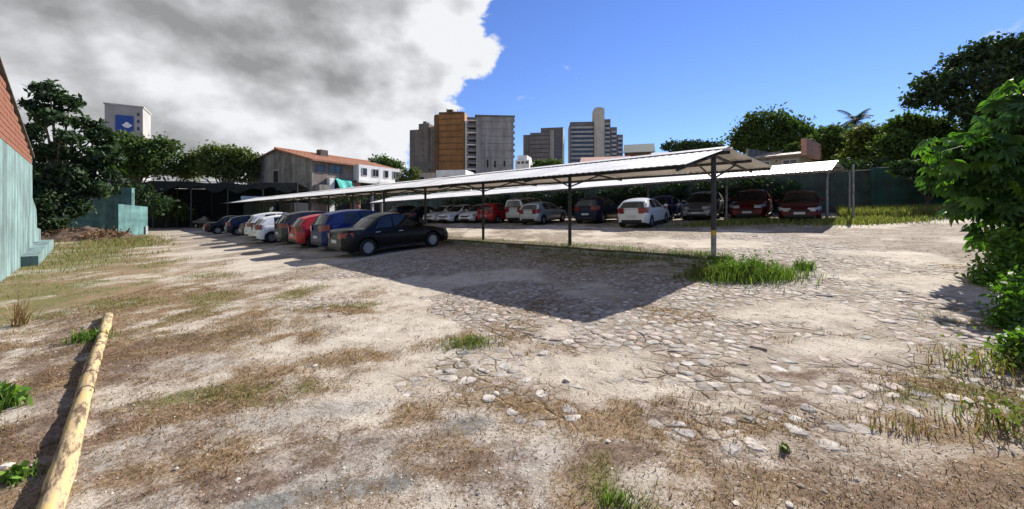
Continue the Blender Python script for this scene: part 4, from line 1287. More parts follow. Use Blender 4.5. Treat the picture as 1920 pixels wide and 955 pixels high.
# --- pair of slate blocks
YS = 160.0
A = at(980, YS); B = at(1056, YS-3)
r_, ln = frame_at('tower_block', A, B); g = r_.location.z; q = ln/76.0
tower_box(r_, 'wing', 0, 14*q, 1.5, 14, hz(252, YS)-g, M_SLATE)
tower_box(r_, 'wing', 14*q+.02, 50*q, 0, 14, hz(250, YS)-g, mat('grey_violet_cladding', (.155, .14, .145), .85, var=.2, scale=.3, streak=.2), z0=-.5)
tower_box(r_, 'wing', 34*q, 74*q, .6, 15, hz(241, YS)-g, M_SLATE)
tower_box(r_, 'light_pier', 51*q, 59*q, .0, .58, hz(246, YS)-g, M_CONCT)
tower_box(r_, 'light_pier', 74*q+.02, ln, .2, 9, hz(241, YS)-g, M_CONCT)
for k in range(9):
    zz = hz(246+k*8, YS)-g
    MB().box(60*q, 73*q, .48, .585, zz-.9, zz).build('window', M_DGLASS, r_)
    if k: MB().box(15*q, 49*q, -.08, -.005, zz-.5, zz-.3).build('floor_joint', M_DARKIN, r_)
    MB().box(4*q, 11*q, 1.40, 1.49, zz-1.9, zz-.9).build('window', M_DGLASS, r_) if k else None
tag(r_, 'dark slate twin office block left of the striped tower', 'building')
# --- striped tower with pale lift shaft
YB = 185.0
A = at(1069, YB); B = at(1168, YB-2)
r_, ln = frame_at('tower_block', A, B); g = r_.location.z; q = ln/99.0
tower_box(r_, 'lift_shaft', 45*q, 64*q, -1.2, 7, hz(205, YB)-g, mat('pale_shaft_concrete', (.45, .42, .37), .9, var=.18, scale=.3, streak=.2))
blocks = ((0, 45, 229, 238), (64, 76, 225, 232), (76.1, 88, 240, 247), (88.1, 99, 254, 260))
for (a_, b_, tp, z1) in blocks:
    tower_box(r_, 'office_wing', a_*q+.02, b_*q-.02, 0, 16, hz(tp, YB)-g, M_SLATE)
    zz = z1
    while zz < 312:
        if b_-a_ > 8: MB().box(a_*q+.4, b_*q-.3, -.30, -.01, hz(zz+3.6, YB)-g, hz(zz, YB)-g).build('spandrel', M_BAND, r_)
        MB().box(a_*q+.5, b_*q-.4, -.06, -.012, hz(zz+8, YB)-g, hz(zz+3.9, YB)-g).build('window_band', M_DGLASS, r_)
        zz += 8.2
MB().box(49*q, 60*q, 0, 4, hz(205, YB)-g, hz(202.5, YB)-g).build('shaft_cap', M_BAND, r_)
tag(r_, 'striped office tower stepping down to the right of a pale lift shaft', 'building')
# --- low buildings
def low_house(px0, px1, Y0, Y1, eave, ridge, label, wallm, roofm, depth=8, win=3):
    A = at(px0, Y0); B = at(px1, Y1); r_, ln = frame_at('low_house', A, B); g = r_.location.z
    Ym = (Y0+Y1)/2; z1 = hz(eave, Ym)-g; z2 = hz(ridge, Ym+depth/2)-g
    MB().box(0, ln, 0, depth, -.5, z1).build('wall', wallm, r_)
    MB().prism([(-.4, z1+.01), (depth/2, z2), (depth+.4, z1+.01), (depth+.4, z1+.16), (depth/2, z2+.16), (-.4, z1+.16)], -.3, ln+.3, 'x').build('roof', roofm, r_)
    MB().prism([(.05, z1), (depth/2, z2-.02), (depth-.05, z1)], .02, ln-.02, 'x').build('gable', wallm, r_)
    for k in range(win):
        window(r_, ln*(k+.3)/win, ln*(k+.7)/win, z1-1.9, z1-.7, 0, M_FRAMEW, mull=1)
    tag(r_, label, 'house'); return r_
low_house(1090, 1182, 72, 70, 309, 296, 'low house with pale salmon roof below the striped tower', M_BEIGEW, M_SALMON, 9)
low_house(1171, 1226, 92, 90, 287, 272, 'brown low building with greenish roof right of the striped tower', M_BROWND, mat('mossy_roof', (.10, .13, .12), .9, var=.3), 12)
low_house(1228, 1275, 66, 65, 300, 288, 'white low house just right of the brown low building', M_WHITEW, mat('grey_sheet_roof', (.42, .41, .39), .7, var=.2), 8, 2)
# gable-ended house behind the farther carport
A = at(1400, 46); B = at(1500, 42); r_, ln = frame_at('low_house', A, B); g = r_.location.z
z1 = hz(292, 44)-g; z2 = hz(271, 44)-g
MB().box(0, ln, 0, 7, -.5, z1).build('wall', M_BEIGEW, r_)
MB().prism([(-.2, z1), (7.2, z1), (7.2, z2+.1), (-.2, z2-.2)], .0, .0+ln*.0+.25, 'x').build('parapet_gable', M_GREYW, r_)
MB().prism([(-.6, z1-.1), (7.4, z2+.1), (7.4, z2-.1), (-.6, z1-.3)], -.2, ln+.6, 'x').build('roof', mat('weathered_sheet_roof', (.34, .30, .27), .8, col2=(.24, .15, .11), scale=.6), r_)
MB().box(ln+.25, ln+.75, -.7, 7.4, z1-.35, z2+.15).build('verge_tiles', M_SALMON, r_)
for k in range(2): window(r_, 1+2.6*k, 2.4+2.6*k, z1-1.8, z1-.6, 0, M_FRAMEW, mull=1)
tag(r_, 'house with sloping weathered roof and pink verge behind the farther carport', 'house')
A = at(966, 108); B = at(992, 107); r_, ln = frame_at('low_building', A, B); g = r_.location.z
tower_box(r_, 'body', 0, ln, 0, 8, hz(300, 108)-g, M_WHITEW); tower_box(r_, 'roof_room', .4, ln*.8, 1, 7, hz(291, 108)-g, M_WHITEW, z0=hz(299.8, 108)-g)
for k in range(3): window(r_, .5+ln*.3*k, .5+ln*.3*k+.9, hz(308, 108)-g, hz(303, 108)-g, 0, M_BAND, mull=0)
tag(r_, 'small white flat-roofed building between concrete tower and slate block', 'building')
A = at(776, 92); B = at(872, 90); r_, ln = frame_at('low_building', A, B); g = r_.location.z
tower_box(r_, 'body', 0, ln*.42, 0, 8, hz(324, 91)-g, mat('pink_beige_render', (.45, .36, .31), .9, var=.2, scale=.5, streak=.25))
tower_box(r_, 'body', ln*.42+.02, ln, .4, 8, hz(319, 91)-g, M_WHITEW)
MB().box(ln*.55, ln*.98, .28, .39, hz(338, 91)-g, hz(331, 91)-g).build('window_strip', M_DGLASS, r_)
MB().box(ln*.08, ln*.2, -.08, -.01, hz(342, 91)-g, hz(332, 91)-g).build('window', M_DGLASS, r_)
tag(r_, 'low white and pink building at the foot of the brown towers', 'building')
A = at(985, 84); B = at(1092, 82); r_, ln = frame_at('low_building', A, B); g = r_.location.z
tower_box(r_, 'body', 0, ln, 0, 6, hz(318, 83)-g, M_CONCT)
for k in range(5): window(r_, ln*(k+.25)/5, ln*(k+.7)/5, hz(329, 83)-g, hz(322, 83)-g, 0, M_BAND)
tag(r_, 'low grey flat-roofed building in front of the slate twin block', 'building')
# --- tower with blue sign, far left
YG = 150.0
A = at(196, YG); B = at(268, YG+6); r_, ln = frame_at('sign_tower', A, B); g = r_.location.z; q = ln/72.0
tower_box(r_, 'body', 0, ln, 0, 14, hz(199, YG+3)-g, mat('pale_tower_render', (.33, .315, .295), .9, var=.12, scale=.15, streak=.15))
MB().box(-.3, ln+.3, -.3, 14.3, hz(199, YG+3)-g, hz(196.5, YG+3)-g).build('roof_slab', M_BAND, r_)
for k in range(4): MB().tube((q*(8+18*k), 3, hz(197, YG)-g), (q*(8+18*k), 3, hz(193, YG)-g), .1, n=5).build('antenna', M_SLATE, r_)
sgx0, sgx1, sgz0, sgz1 = 20*q, 54*q, hz(247, YG+3)-g, hz(217, YG+3)-g
sg = MB().bbox(sgx0, sgx1, -.35, -.02, sgz0, sgz1, .05).build('sign', mat('blue_sign_face', (.012, .05, .24), .5, var=.15), r_)
# white emblem: a blunt winged mark
ex, ez, es = (sgx0+sgx1)/2+.8, (sgz0+sgz1)/2-.5, (sgx1-sgx0)*.30
em = MB().prism([(ex-es, ez-.1*es), (ex-.55*es, ez+.25*es), (ex-.2*es, ez+.75*es), (ex+.25*es, ez+.6*es), (ex+.5*es, ez+.25*es), (ex+es, ez+.1*es), (ex+.7*es, ez-.35*es), (ex+.2*es, ez-.75*es), (ex-.5*es, ez-.6*es)], -.42, -.36)
em.build('emblem', M_WHITEW, sg)
for k in range(3): window(r_, 60*q, 66*q, hz(240-14*k, YG)-g, hz(233-14*k, YG)-g, 0, M_BAND, mull=0)
tag(r_, 'pale tower with square blue sign rising behind the left trees', 'building')
# ================================================================== TREES AND PLANTS
M_BARK = mat('bark', (.11, .085, .065), .95, var=.4, scale=6, bump=.6, bscale=20)
def leaf_cloud(lobes, n, size, seed, hang=.25, shell=.55, clump=9, spread=.32, base=(1, 1, 1), vary=.35, aspect=.5, bright=.18):
    """leaf quads gathered in clumps through a set of ellipsoid lobes -> V, F, tint"""
    rg = np.random.default_rng(seed)
    vol = np.array([l[3]*l[4]*l[5] for l in lobes])**.67; pr = vol/vol.sum()
    nc = max(1, n//clump)
    which = rg.choice(len(lobes), nc, p=pr)
    lb = np.array(lobes)[which]
    d = rg.normal(size=(nc, 3)); d /= np.linalg.norm(d, axis=1)[:, None]
    rr = (shell + (1-shell)*rg.random(nc))**.8 * rg.uniform(.85, 1.12, nc)
    C = lb[:, :3] + d*lb[:, 3:6]*rr[:, None]
    cl_t = 1 + rg.normal(0, vary*.55, nc)
    C = np.repeat(C, clump, 0); T = np.repeat(cl_t, clump)
    m_ = len(C)
    sp = np.repeat((lb[:, 3:6].mean(1))*spread, clump)
    P = C + rg.normal(size=(m_, 3))*sp[:, None]*np.array((1, 1, .7))
    nrm = rg.normal(size=(m_, 3)); nrm[:, 2] += .55; nrm /= np.linalg.norm(nrm, axis=1)[:, None]
    ax = rg.normal(size=(m_, 3)); ax[:, 2] -= hang
    ax -= (ax*nrm).sum(1)[:, None]*nrm; ax /= np.linalg.norm(ax, axis=1)[:, None]
    bx = np.cross(nrm, ax)
    s_ = size*rg.uniform(.6, 1.35, m_)
    V = np.empty((m_, 4, 3))
    V[:, 0] = P - ax*s_[:, None]*.5; V[:, 1] = P + bx*(s_*aspect*.5)[:, None]
    V[:, 2] = P + ax*s_[:, None]*.5 - np.array((0, 0, 1))*(s_*.12)[:, None]; V[:, 3] = P - bx*(s_*aspect*.5)[:, None]
    F = np.arange(m_*4).reshape(-1, 4)
    t_ = np.clip(T*(1+rg.normal(0, vary*.4, m_)), .3, 2.2)
    yel = rg.random(m_) < bright
    col_ = np.array(base)[None, :]*t_[:, None]
    col_[yel] *= np.array((1.5, 1.35, .9))
    return V.reshape(-1, 3), F, np.repeat(col_, 4, 0)
LM_DARK = leafmat('leaf_dark', (.028, .052, .022), .22, .75)
LM_MID = leafmat('leaf_mid', (.050, .085, .022), .30, .75)
LM_OLIVE = leafmat('leaf_olive', (.080, .105, .028), .30, .75)
LM_FRESH = leafmat('leaf_fresh', (.070, .150, .022), .38)
LM_GRASS = leafmat('grass_blade', (1, 1, 1), .30, .7, tcol=(1.1, 1.2, .7))
def tree(label, base, lobes, trunk_h, tr, lm, n, size, seed, group=None, name='tree', hang=.25, spread=.24, limbs=9, lean=(0, 0), **kw):
    """lobes in metres relative to the base"""
    x, y = base; g = gzf(x, y); root = empty(name, (x, y, g))
    rg = random.Random(seed); mb = MB(); top = Vector((lean[0], lean[1], trunk_h))
    mb.path([(0, 0, -.3), (0, 0, .15), top*.45+Vector((rg.uniform(-.2, .2), rg.uniform(-.2, .2), 0)), top], [tr*1.5, tr*1.1, tr*.9, tr*.7], n=9)
    for k in range(limbs):
        l = lobes[k % len(lobes)]
        e_ = Vector(l[:3])+Vector((rg.uniform(-.5, .5)*l[3], rg.uniform(-.5, .5)*l[4], rg.uniform(-.2, .4)*l[5]))
        s_ = top*rg.uniform(.7, 1.0); mid = s_.lerp(e_, .5)+Vector((0, 0, .08*(e_-s_).length))
        mb.path([s_, mid, e_], [tr*.5, tr*.3, tr*.1], n=6)
    mb.build('trunk', M_BARK, root, True)
    V, F, T = leaf_cloud(lobes, n, size, seed, hang, spread=spread, **kw)
    link('crown', np_mesh('crown', V, F, T), lm, root)
    tag(root, label, 'tree', group)
    return root
def lobes_px(specs, Y, base_g, bx):
    """(px, py, half width px, half height px, extra depth) -> metres relative to the tree foot"""
    k = Y/FPX; out = []
    for (px, py, rw, rh, dd) in specs:
        X = (px-CXP)/FPX*(Y+dd); out.append((X-bx, dd, hz(py, Y+dd)-base_g, rw*k*.93, min(rw, rh*1.3)*k*.85, rh*k*.93))
    return out
def tree_px(label, bpx, Y, specs, lm, n, size, seed, trf=.5, tr=.25, **kw):
    bx, by = at(bpx, Y); g = gzf(bx, by); lb = lobes_px(specs, Y, g, bx)
    th = trf*max(l[2] for l in lb)
    return tree(label, (bx, by), lb, th, tr, lm, n, size, seed, **kw)
GT = 'trees round the edge of the lot'
tree_px('big dark broad-leaved tree with sky gaps behind the brick gable at left', 108, 33,
        [(92, 172, 30, 18, 0), (68, 195, 20, 16, -.5), (125, 196, 28, 16, 1), (95, 222, 30, 14, -1), (160, 228, 26, 16, 1), (62, 250, 22, 20, 0), (128, 256, 24, 14, -1), (190, 255, 24, 18, 1), (95, 285, 34, 18, 0), (155, 290, 36, 18, 0), (205, 290, 22, 20, 1), (75, 320, 28, 22, 0), (125, 325, 40, 20, -1), (180, 325, 40, 22, 1), (110, 358, 44, 20, -1), (165, 355, 40, 18, 0)],
        LM_DARK, 8500, .46, 1, .45, .30, group=GT, hang=.6, spread=.20, clump=14)
tree_px('green tree in front of the sign tower behind the ruined wall', 255, 58,
        [(230, 270, 36, 24, 0), (265, 290, 45, 28, 0), (305, 275, 34, 20, 1), (240, 310, 40, 26, -1), (300, 310, 40, 24, 0), (210, 290, 30, 26, 1)], LM_MID, 9000, .55, 2, .5, .3, group=GT)
tree_px('umbrella-shaped tree between the sign tower tree and the old house', 420, 60,
        [(420, 290, 50, 18, 0), (455, 298, 34, 18, 0), (375, 302, 38, 18, 1), (405, 315, 40, 18, -1), (450, 325, 34, 18, 0), (350, 320, 26, 20, 0)], LM_OLIVE, 9000, .50, 3, .55, .3, group=GT)
tree_px('dark low bush filling the gap between the teal wall and big dark tree', 92, 31, [(75, 350, 24, 30, 0), (95, 385, 34, 30, 0), (135, 385, 30, 26, 1), (90, 415, 30, 18, -.5)], LM_DARK, 4500, .36, 19, .3, .08, group=None, name='bush')
tree_px('small tree peeking over the right end of the old house roof', 718, 85, [(715, 308, 32, 15, 0), (735, 315, 22, 15, 0)], LM_MID, 2500, .6, 4, .5, .2, group=GT)
tree_px('bushy green tree between the old house and the brown towers', 762, 66, [(762, 333, 16, 16, 0), (775, 325, 12, 12, 0), (755, 345, 14, 12, 0)], LM_OLIVE, 2200, .42, 5, .4, .15, group=GT)
tree_px('small dark tree at the foot of the slate twin block', 1025, 96, [(1012, 312, 16, 12, 0), (1035, 310, 18, 12, 0)], LM_MID, 2000, .6, 6, .4, .2, group=GT)
tree_px('low line of treetop right of the brown low building', 1300, 84, [(1265, 275, 26, 10, 0), (1300, 274, 28, 10, 0), (1335, 276, 26, 11, 0)], LM_DARK, 3500, .6, 7, .6, .25, group=GT)
tree_px('rounded dark green tree standing behind the gable-ended house', 1440, 54,
        [(1440, 235, 48, 28, 0), (1405, 258, 36, 24, 0), (1480, 250, 40, 26, 1), (1450, 270, 60, 24, -1), (1515, 265, 24, 24, 0), (1392, 272, 26, 14, 0)], LM_MID, 11000, .52, 8, .5, .35, group=GT)
tree_px('bushy mid-green tree left of the palm on the right skyline', 1555, 46, [(1545, 270, 34, 22, 0), (1580, 285, 36, 22, 0), (1530, 295, 32, 18, 0), (1615, 262, 32, 22, 1), (1560, 250, 26, 16, 1), (1500, 285, 30, 18, 0)], LM_MID, 9000, .46, 9, .5, .25, group=GT)
tree_px('pale green bushy tree below the palm on the right skyline', 1640, 40, [(1625, 255, 34, 20, 0), (1660, 262, 36, 26, 0), (1650, 290, 46, 26, -1), (1610, 295, 34, 22, 0)], LM_OLIVE, 8000, .42, 10, .5, .25, group=GT)
tree_px('mid-green spreading tree over the teal wall behind the leafy shrub', 1730, 35, [(1705, 240, 36, 26, 0), (1745, 250, 40, 26, 0), (1680, 270, 34, 22, -1), (1760, 290, 46, 26, 0), (1700, 300, 44, 20, 1), (1800, 275, 46, 34, 0)], LM_MID, 13000, .42, 11, .4, .3, group=GT)
tree_px('tallest dark tree at the upper right against the blue sky', 1850, 32,
        [(1755, 158, 38, 26, 0), (1728, 180, 28, 24, 0), (1810, 118, 36, 30, 1), (1860, 96, 36, 28, 0), (1910, 100, 46, 34, 0), (1835, 150, 46, 28, -1), (1900, 160, 50, 34, 1), (1990, 120, 80, 60, 0), (1775, 190, 32, 18, 0), (1960, 200, 50, 30, 0), (1880, 205, 40, 24, 0), (1830, 190, 30, 16, 0), (1800, 215, 34, 18, 0), (1850, 235, 44, 24, 0), (1910, 250, 44, 30, 0)],
        LM_DARK, 16000, .42, 12, .55, .4, group=GT)
tree_px('dark creeper-covered bush hanging over the right boundary wall', 1600, 33.5, [(1590, 318, 40, 16, 0), (1650, 320, 46, 20, 0), (1710, 322, 46, 22, 0), (1770, 330, 46, 28, 0), (1840, 330, 60, 34, 0)], LM_DARK, 9000, .34, 13, .3, .12, group=GT, name='bush')
tree_px('dark green creeper mass growing in front of the right boundary wall', 1740, 20.5, [(1690, 316, 26, 14, 0), (1730, 318, 34, 20, 0), (1775, 325, 36, 28, 0), (1800, 330, 40, 34, 0), (1840, 330, 50, 46, 0), (1765, 358, 36, 12, 0)], LM_DARK, 7000, .26, 17, .3, .08, group=GT, name='bush')
tree_px('thin olive bush trailing down to the stones at the right edge', 1905, 6.3, [(1880, 520, 50, 50, 0), (1890, 600, 45, 55, -.2), (1895, 470, 45, 60, .2), (1905, 670, 40, 50, -.5), (1920, 730, 40, 40, -.8)], LM_FRESH, 4200, .10, 18, .3, .03, group=None, name='bush', shell=.15)
tree_px('line of dark bushes behind the boundary wall of the far row', 900, 52, [(640, 372, 60, 12, 4), (760, 370, 60, 12, 2), (860, 365, 60, 14, 0), (960, 362, 60, 14, -3), (1060, 358, 60, 16, -8), (1160, 352, 60, 18, -12), (1260, 346, 60, 20, -16), (1350, 338, 60, 22, -19)], LM_DARK, 14000, .36, 14, .3, .12, group=GT, name='bush')
for k, (s0, s1, lab, sd) in enumerate(((.5, 6.5, 'creeper on the boundary wall behind the grey and dark red cars', 71), (7.5, 14.5, 'creeper on the boundary wall behind the navy car', 72), (15.5, 23, 'creeper on the boundary wall behind the grey van', 73), (24.5, 33, 'creeper on the boundary wall behind the left end of far row', 74))):
    bx, by = L2((s0+s1)/2, 30.7); g = gzf(bx, by); lb = []
    for q in range(5):
        X_, Y_ = L2(s0+(s1-s0)*(q+.5)/5, 30.8); lb.append((X_-bx, Y_-by, 1.1+.9*((q*7+k*3) % 5)/4, .95, .5, .95))
    tree(lab, (bx, by), lb, .8, .05, LM_DARK, 3000, .24, sd, group='creepers on the boundary wall', name='creeper')
for k, (bpx, Yb, sp, lab, sd) in enumerate(((1898, 4.7, [(1898, 570, 34, 45, 0), (1880, 600, 26, 30, -.1), (1915, 540, 30, 40, .1)], 'straggly olive bush at the right edge below the leafy shrub', 81), (1910, 3.7, [(1908, 660, 24, 45, 0), (1900, 690, 20, 26, 0)], 'small scrubby bush lowest at the right edge', 82))):
    tree_px(lab, bpx, Yb, sp, LM_FRESH, 1500, .07, sd, .3, .012, group=None, name='bush', shell=.1, spread=.3)
tree_px('leafy shrub under the shade netting beside the lane post', 312, 50, [(300, 385, 22, 16, 0), (325, 390, 22, 18, 0), (345, 398, 20, 14, 0), (305, 405, 22, 12, 0)], LM_OLIVE, 2200, .36, 15, .3, .08, group=None, name='bush')
tree_px('dark undergrowth behind the ruined sea green wall', 150, 40, [(110, 375, 40, 28, 0), (170, 370, 50, 26, 0), (240, 365, 44, 22, 0), (285, 380, 30, 20, 0)], LM_DARK, 5000, .40, 16, .3, .12, group=None, name='bush')
# palm on the right skyline
x, y = at(1600, 50); g = gzf(x, y); pr_ = empty('palm_tree', (x, y, g)); ph = hz(228, 50)-g
MB().path([(0, 0, -.3), (.1, 0, ph*.5), (.25, 0, ph)], [.22, .17, .14], n=9).build('trunk', M_BARK, pr_, True)
rg = random.Random(5)
for k in range(20):
    az = 2*math.pi*k/20+rg.uniform(-.15, .15); el = rg.uniform(-.1, 1.25); ln = rg.uniform(1.9, 3.0)
    V = []; F = []; T = []
    n_ = 14; p = Vector((.25, 0, ph)); d = Vector((math.cos(az)*math.cos(el), math.sin(az)*math.cos(el), math.sin(el)))
    sd_ = Vector((-math.sin(az), math.cos(az), 0))
    pts = []
    for i_ in range(n_+1):
        pts.append(p.copy()); p = p + d*(ln/n_); d = (d+Vector((0, 0, -.11))).normalized()
    mb = MB()
    for i_ in range(1, n_):
        w = .95*math.sin(math.pi*(i_+1)/(n_+1.5))
        for sgn in (1, -1):
            tip = pts[i_]+sd_*sgn*w+Vector((0, 0, -.25*w))+(pts[i_+1]-pts[i_])*1.4
            mb.add([pts[i_], pts[i_]+(pts[i_+1]-pts[i_])*.8, tip], [(0, 1, 2)])
    mb.path(pts, [.03]*(n_)+[.01], n=4)
    me = mb.mesh('frond'); ca_ = me.color_attributes.new('tint', 'FLOAT_COLOR', 'POINT')
    t_ = rg.uniform(.7, 1.3); ca_.data.foreach_set('color', np.tile(np.array((t_, t_, t_, 1), np.float32), len(me.vertices)))
    link('frond', me, LM_DARK, pr_)
tag(pr_, 'palm with ragged pointed crown on the right skyline', 'tree')

# ------------------------------------------------------------------ leafy shrub at the right edge, leaf by leaf
def palmate(nl, seed):
    """a hand-shaped leaf of lance-shaped fingers, about 1 across, hanging from its stalk"""
    rg = random.Random(seed); mb = MB()
    for k in range(nl):
        a_ = (k-(nl-1)/2)*(2.1/(nl-1)*1.35); ln = .62*(1-.28*abs(k-(nl-1)/2)/((nl-1)/2))*rg.uniform(.9, 1.1); w = .105*rg.uniform(.85, 1.15)
        dx_, dy_ = math.sin(a_), math.cos(a_); px_, py_ = dy_, -dx_
        V = [(0, 0, 0)]
        for t_, ww, dz_ in ((.3, .75, -.01), (.58, 1.0, -.06), (.82, .55, -.14)):
            c_ = (dx_*ln*t_, dy_*ln*t_, dz_)
            V += [(c_[0]-px_*w*ww, c_[1]-py_*w*ww, c_[2]+.02), (c_[0], c_[1], c_[2]), (c_[0]+px_*w*ww, c_[1]+py_*w*ww, c_[2]+.02)]
        V.append((dx_*ln, dy_*ln, -.24))
        mb.add(V, [(0, 2, 1), (0, 3, 2), (1, 2, 5, 4), (2, 3, 6, 5), (4, 5, 8, 7), (5, 6, 9, 8), (7, 8, 10), (8, 9, 10)])
    mb.tube((0, 0, 0), (0, -.42, -.06), .008, n=3, caps=False)
    return mb
def tinted(me, c):
    ca_ = me.color_attributes.new('tint', 'FLOAT_COLOR', 'POINT'); ca_.data.foreach_set('color', np.tile(np.array((*c, 1), np.float32), len(me.vertices)))
    return me
LM_SHRUB = leafmat('shrub_leaf', (.048, .108, .030), .36, .45)
leafvars = []
for k in range(8):
    me = tinted(palmate(7, k).mesh('leaf'), [(1, 1, 1), (1.5, 1.45, .8), (.6, .7, .8), (1.2, 1.2, 1), (.9, 1, .7), (1.9, 1.7, .8), (.5, .65, .7), (1.5, 1.5, 1.2)][k])
    me.materials.append(LM_SHRUB); leafvars.append(me)
x, y = 9.0, 7.2; g = gzf(x, y); sr = empty('leafy_shrub', (x, y, g))
rg = random.Random(21)
tips = []; mb = MB()
# crown envelope: metres relative to the foot
ENV = [(-.1, .2, 2.0, .8, .8, .6), (.5, .1, 2.6, .8, .9, .65), (.2, .2, 1.2, .55, .7, .7), (.25, -.5, .75, .6, .7, .6), (.9, -.1, 3.05, .8, .9, .7), (.8, -.4, 1.6, .8, .8, 1.0), (1.5, .2, 2.6, 1.0, 1.0, 1.2), (.6, -1.2, .6, .5, .6, .5)]
for k in range(34):
    l = ENV[k % len(ENV)]
    e_ = Vector((l[0]+rg.uniform(-.7, .7)*l[3], l[1]+rg.uniform(-.7, .7)*l[4], max(.3, l[2]+rg.uniform(-.6, .7)*l[5])))
    b_ = Vector((rg.uniform(.2, 1.2), rg.uniform(-.3, .3), 0)); mid = b_.lerp(e_, .55)+Vector((0, 0, .25))
    mb.path([b_, mid, e_], [.035, .02, .008], n=5, caps=False); tips.append(e_)
mb.build('stems', mat('green_stem', (.13, .15, .06), .8, var=.3), sr, True)
placed = []; SPR = []
for k in range(30):                                  # long sprays reaching out over the lane
    b_ = Vector((rg.uniform(.0, 1.3), rg.uniform(-.5, .6), rg.uniform(1.2, 3.1))); e_ = b_+Vector((rg.uniform(-1.35, -.55), rg.uniform(-.6, .5), rg.uniform(-.35, .3)))
    SPR.append((b_, e_)); 
for b_, e_ in SPR:
    n_ = rg.randrange(6, 11)
    for i_ in range(n_):
        t_ = .35+.65*(i_+rg.random())/n_; p = b_.lerp(e_, t_)+Vector((0, 0, -.22*t_*t_))+Vector((rg.gauss(0, .08), rg.gauss(0, .08), rg.gauss(0, .07)))
        wx, wy = x+p.x, y+p.y
        if (wx/wy)*FPX+CXP < 1728: continue
        q = Matrix.Rotation(rg.uniform(0, 6.28), 4, 'Z') @ Matrix.Rotation(rg.uniform(-1.3, -.3), 4, 'X')
        placed.append((p, q, rg.uniform(.22, .50), rg.randrange(8)))
for k in range(720):
    l = ENV[rg.randrange(len(ENV))]
    d = Vector((rg.gauss(0, 1), rg.gauss(0, 1), rg.gauss(0, 1))).normalized(); rr = rg.uniform(.55, 1.05)
    p = Vector((l[0]+d.x*l[3]*rr, l[1]+d.y*l[4]*rr, l[2]+d.z*l[5]*rr))
    if p.z < .25: continue
    wx, wy = x+p.x, y+p.y
    if (wx/wy)*FPX+CXP < 1735: continue
    q = Matrix.Rotation(rg.uniform(0, 6.28), 4, 'Z') @ Matrix.Rotation(rg.uniform(-1.25, -.1), 4, 'X') @ Matrix.Rotation(rg.gauss(0, .35), 4, 'Y')
    placed.append((p, q, rg.uniform(.24, .60), rg.randrange(8)))
def infr(pq):
    p = pq[0]; wx, wy = x+p.x, y+p.y; px = wx/wy*FPX+CXP
    return (0 if px < 1935 else 1, wy)
placed.sort(key=infr)
rest_V, rest_F, rest_T = [], [], []
for k, (p, q, s_, vi) in enumerate(placed):
    if k < 300:
        o = bpy.data.objects.new('leaf', leafvars[vi]); COL.objects.link(o); o.parent = sr
        o.matrix_local = Matrix.Translation(p) @ q @ Matrix.Scale(s_, 4)
    else:
        me = leafvars[vi]; M_ = Matrix.Translation(p) @ q @ Matrix.Scale(s_, 4); off = len(rest_V)
        rest_V += [tuple(M_ @ v.co) for v in me.vertices]; c_ = me.color_attributes['tint'].data[0].color
        rest_T += [tuple(c_)]*len(me.vertices)
        rest_F += [tuple(i_+off for i_ in pl.vertices) for pl in me.polygons]
me = bpy.data.meshes.new('foliage'); me.from_pydata(rest_V, [], rest_F)
ca_ = me.color_attributes.new('tint', 'FLOAT_COLOR', 'POINT'); ca_.data.foreach_set('color', np.array(rest_T, np.float32).ravel())
tag(link('foliage', me, LM_SHRUB, sr), kind='stuff')
tag(sr, 'tall leafy shrub with hand-shaped glossy leaves at the right edge', 'shrub')

# ------------------------------------------------------------------ grass, weeds and dead stalks
def blades(X, Y, hgt, wid, tint, lean=.5, seed=1, zoff=0.0):
    rg = np.random.default_rng(seed); n = len(X)
    Z = gz(X, Y)+relief(X, Y)+zoff
    a_ = rg.uniform(0, 2*np.pi, n); dxy = np.stack([np.cos(a_), np.sin(a_)], 1)
    la = rg.uniform(0, 2*np.pi, n); ll = hgt*lean*rg.random(n)
    P = np.stack([X, Y, Z-.01], 1)
    V = np.empty((n, 5, 3))
    w = wid*.5
    V[:, 0] = P; V[:, 0, :2] += dxy*w[:, None]; V[:, 1] = P; V[:, 1, :2] -= dxy*w[:, None]
    mid = P.copy(); mid[:, 0] += np.cos(la)*ll*.35; mid[:, 1] += np.sin(la)*ll*.35; mid[:, 2] += hgt*.6
    V[:, 2] = mid; V[:, 2, :2] += dxy*w[:, None]*.7; V[:, 3] = mid; V[:, 3, :2] -= dxy*w[:, None]*.7
    tip = P.copy(); tip[:, 0] += np.cos(la)*ll; tip[:, 1] += np.sin(la)*ll; tip[:, 2] += hgt*rg.uniform(.8, 1.0, n)
    V[:, 4] = tip
    o_ = np.arange(n)[:, None]*5
    F = np.concatenate([o_+np.array([[0, 1, 3]]), o_+np.array([[0, 3, 2]]), o_+np.array([[2, 3, 4]])], 0)
    return V.reshape(-1, 3), F, np.repeat(tint, 5, 0)
def pal(n, cols, seed, v=.25):
    rg = np.random.default_rng(seed); c_ = np.array(cols)[rg.integers(0, len(cols), n)]
    return c_*(1+rg.normal(0, v, n))[:, None].clip(.4, 1.8)
DRYC = [(.26, .16, .07), (.19, .105, .045), (.32, .225, .115), (.15, .085, .042), (.22, .16, .06)]
GRNC = [(.13, .17, .035), (.09, .13, .025), (.19, .20, .05), (.24, .22, .08), (.11, .15, .03)]
FRSC = [(.10, .19, .025), (.14, .24, .035), (.08, .15, .02), (.19, .26, .05)]
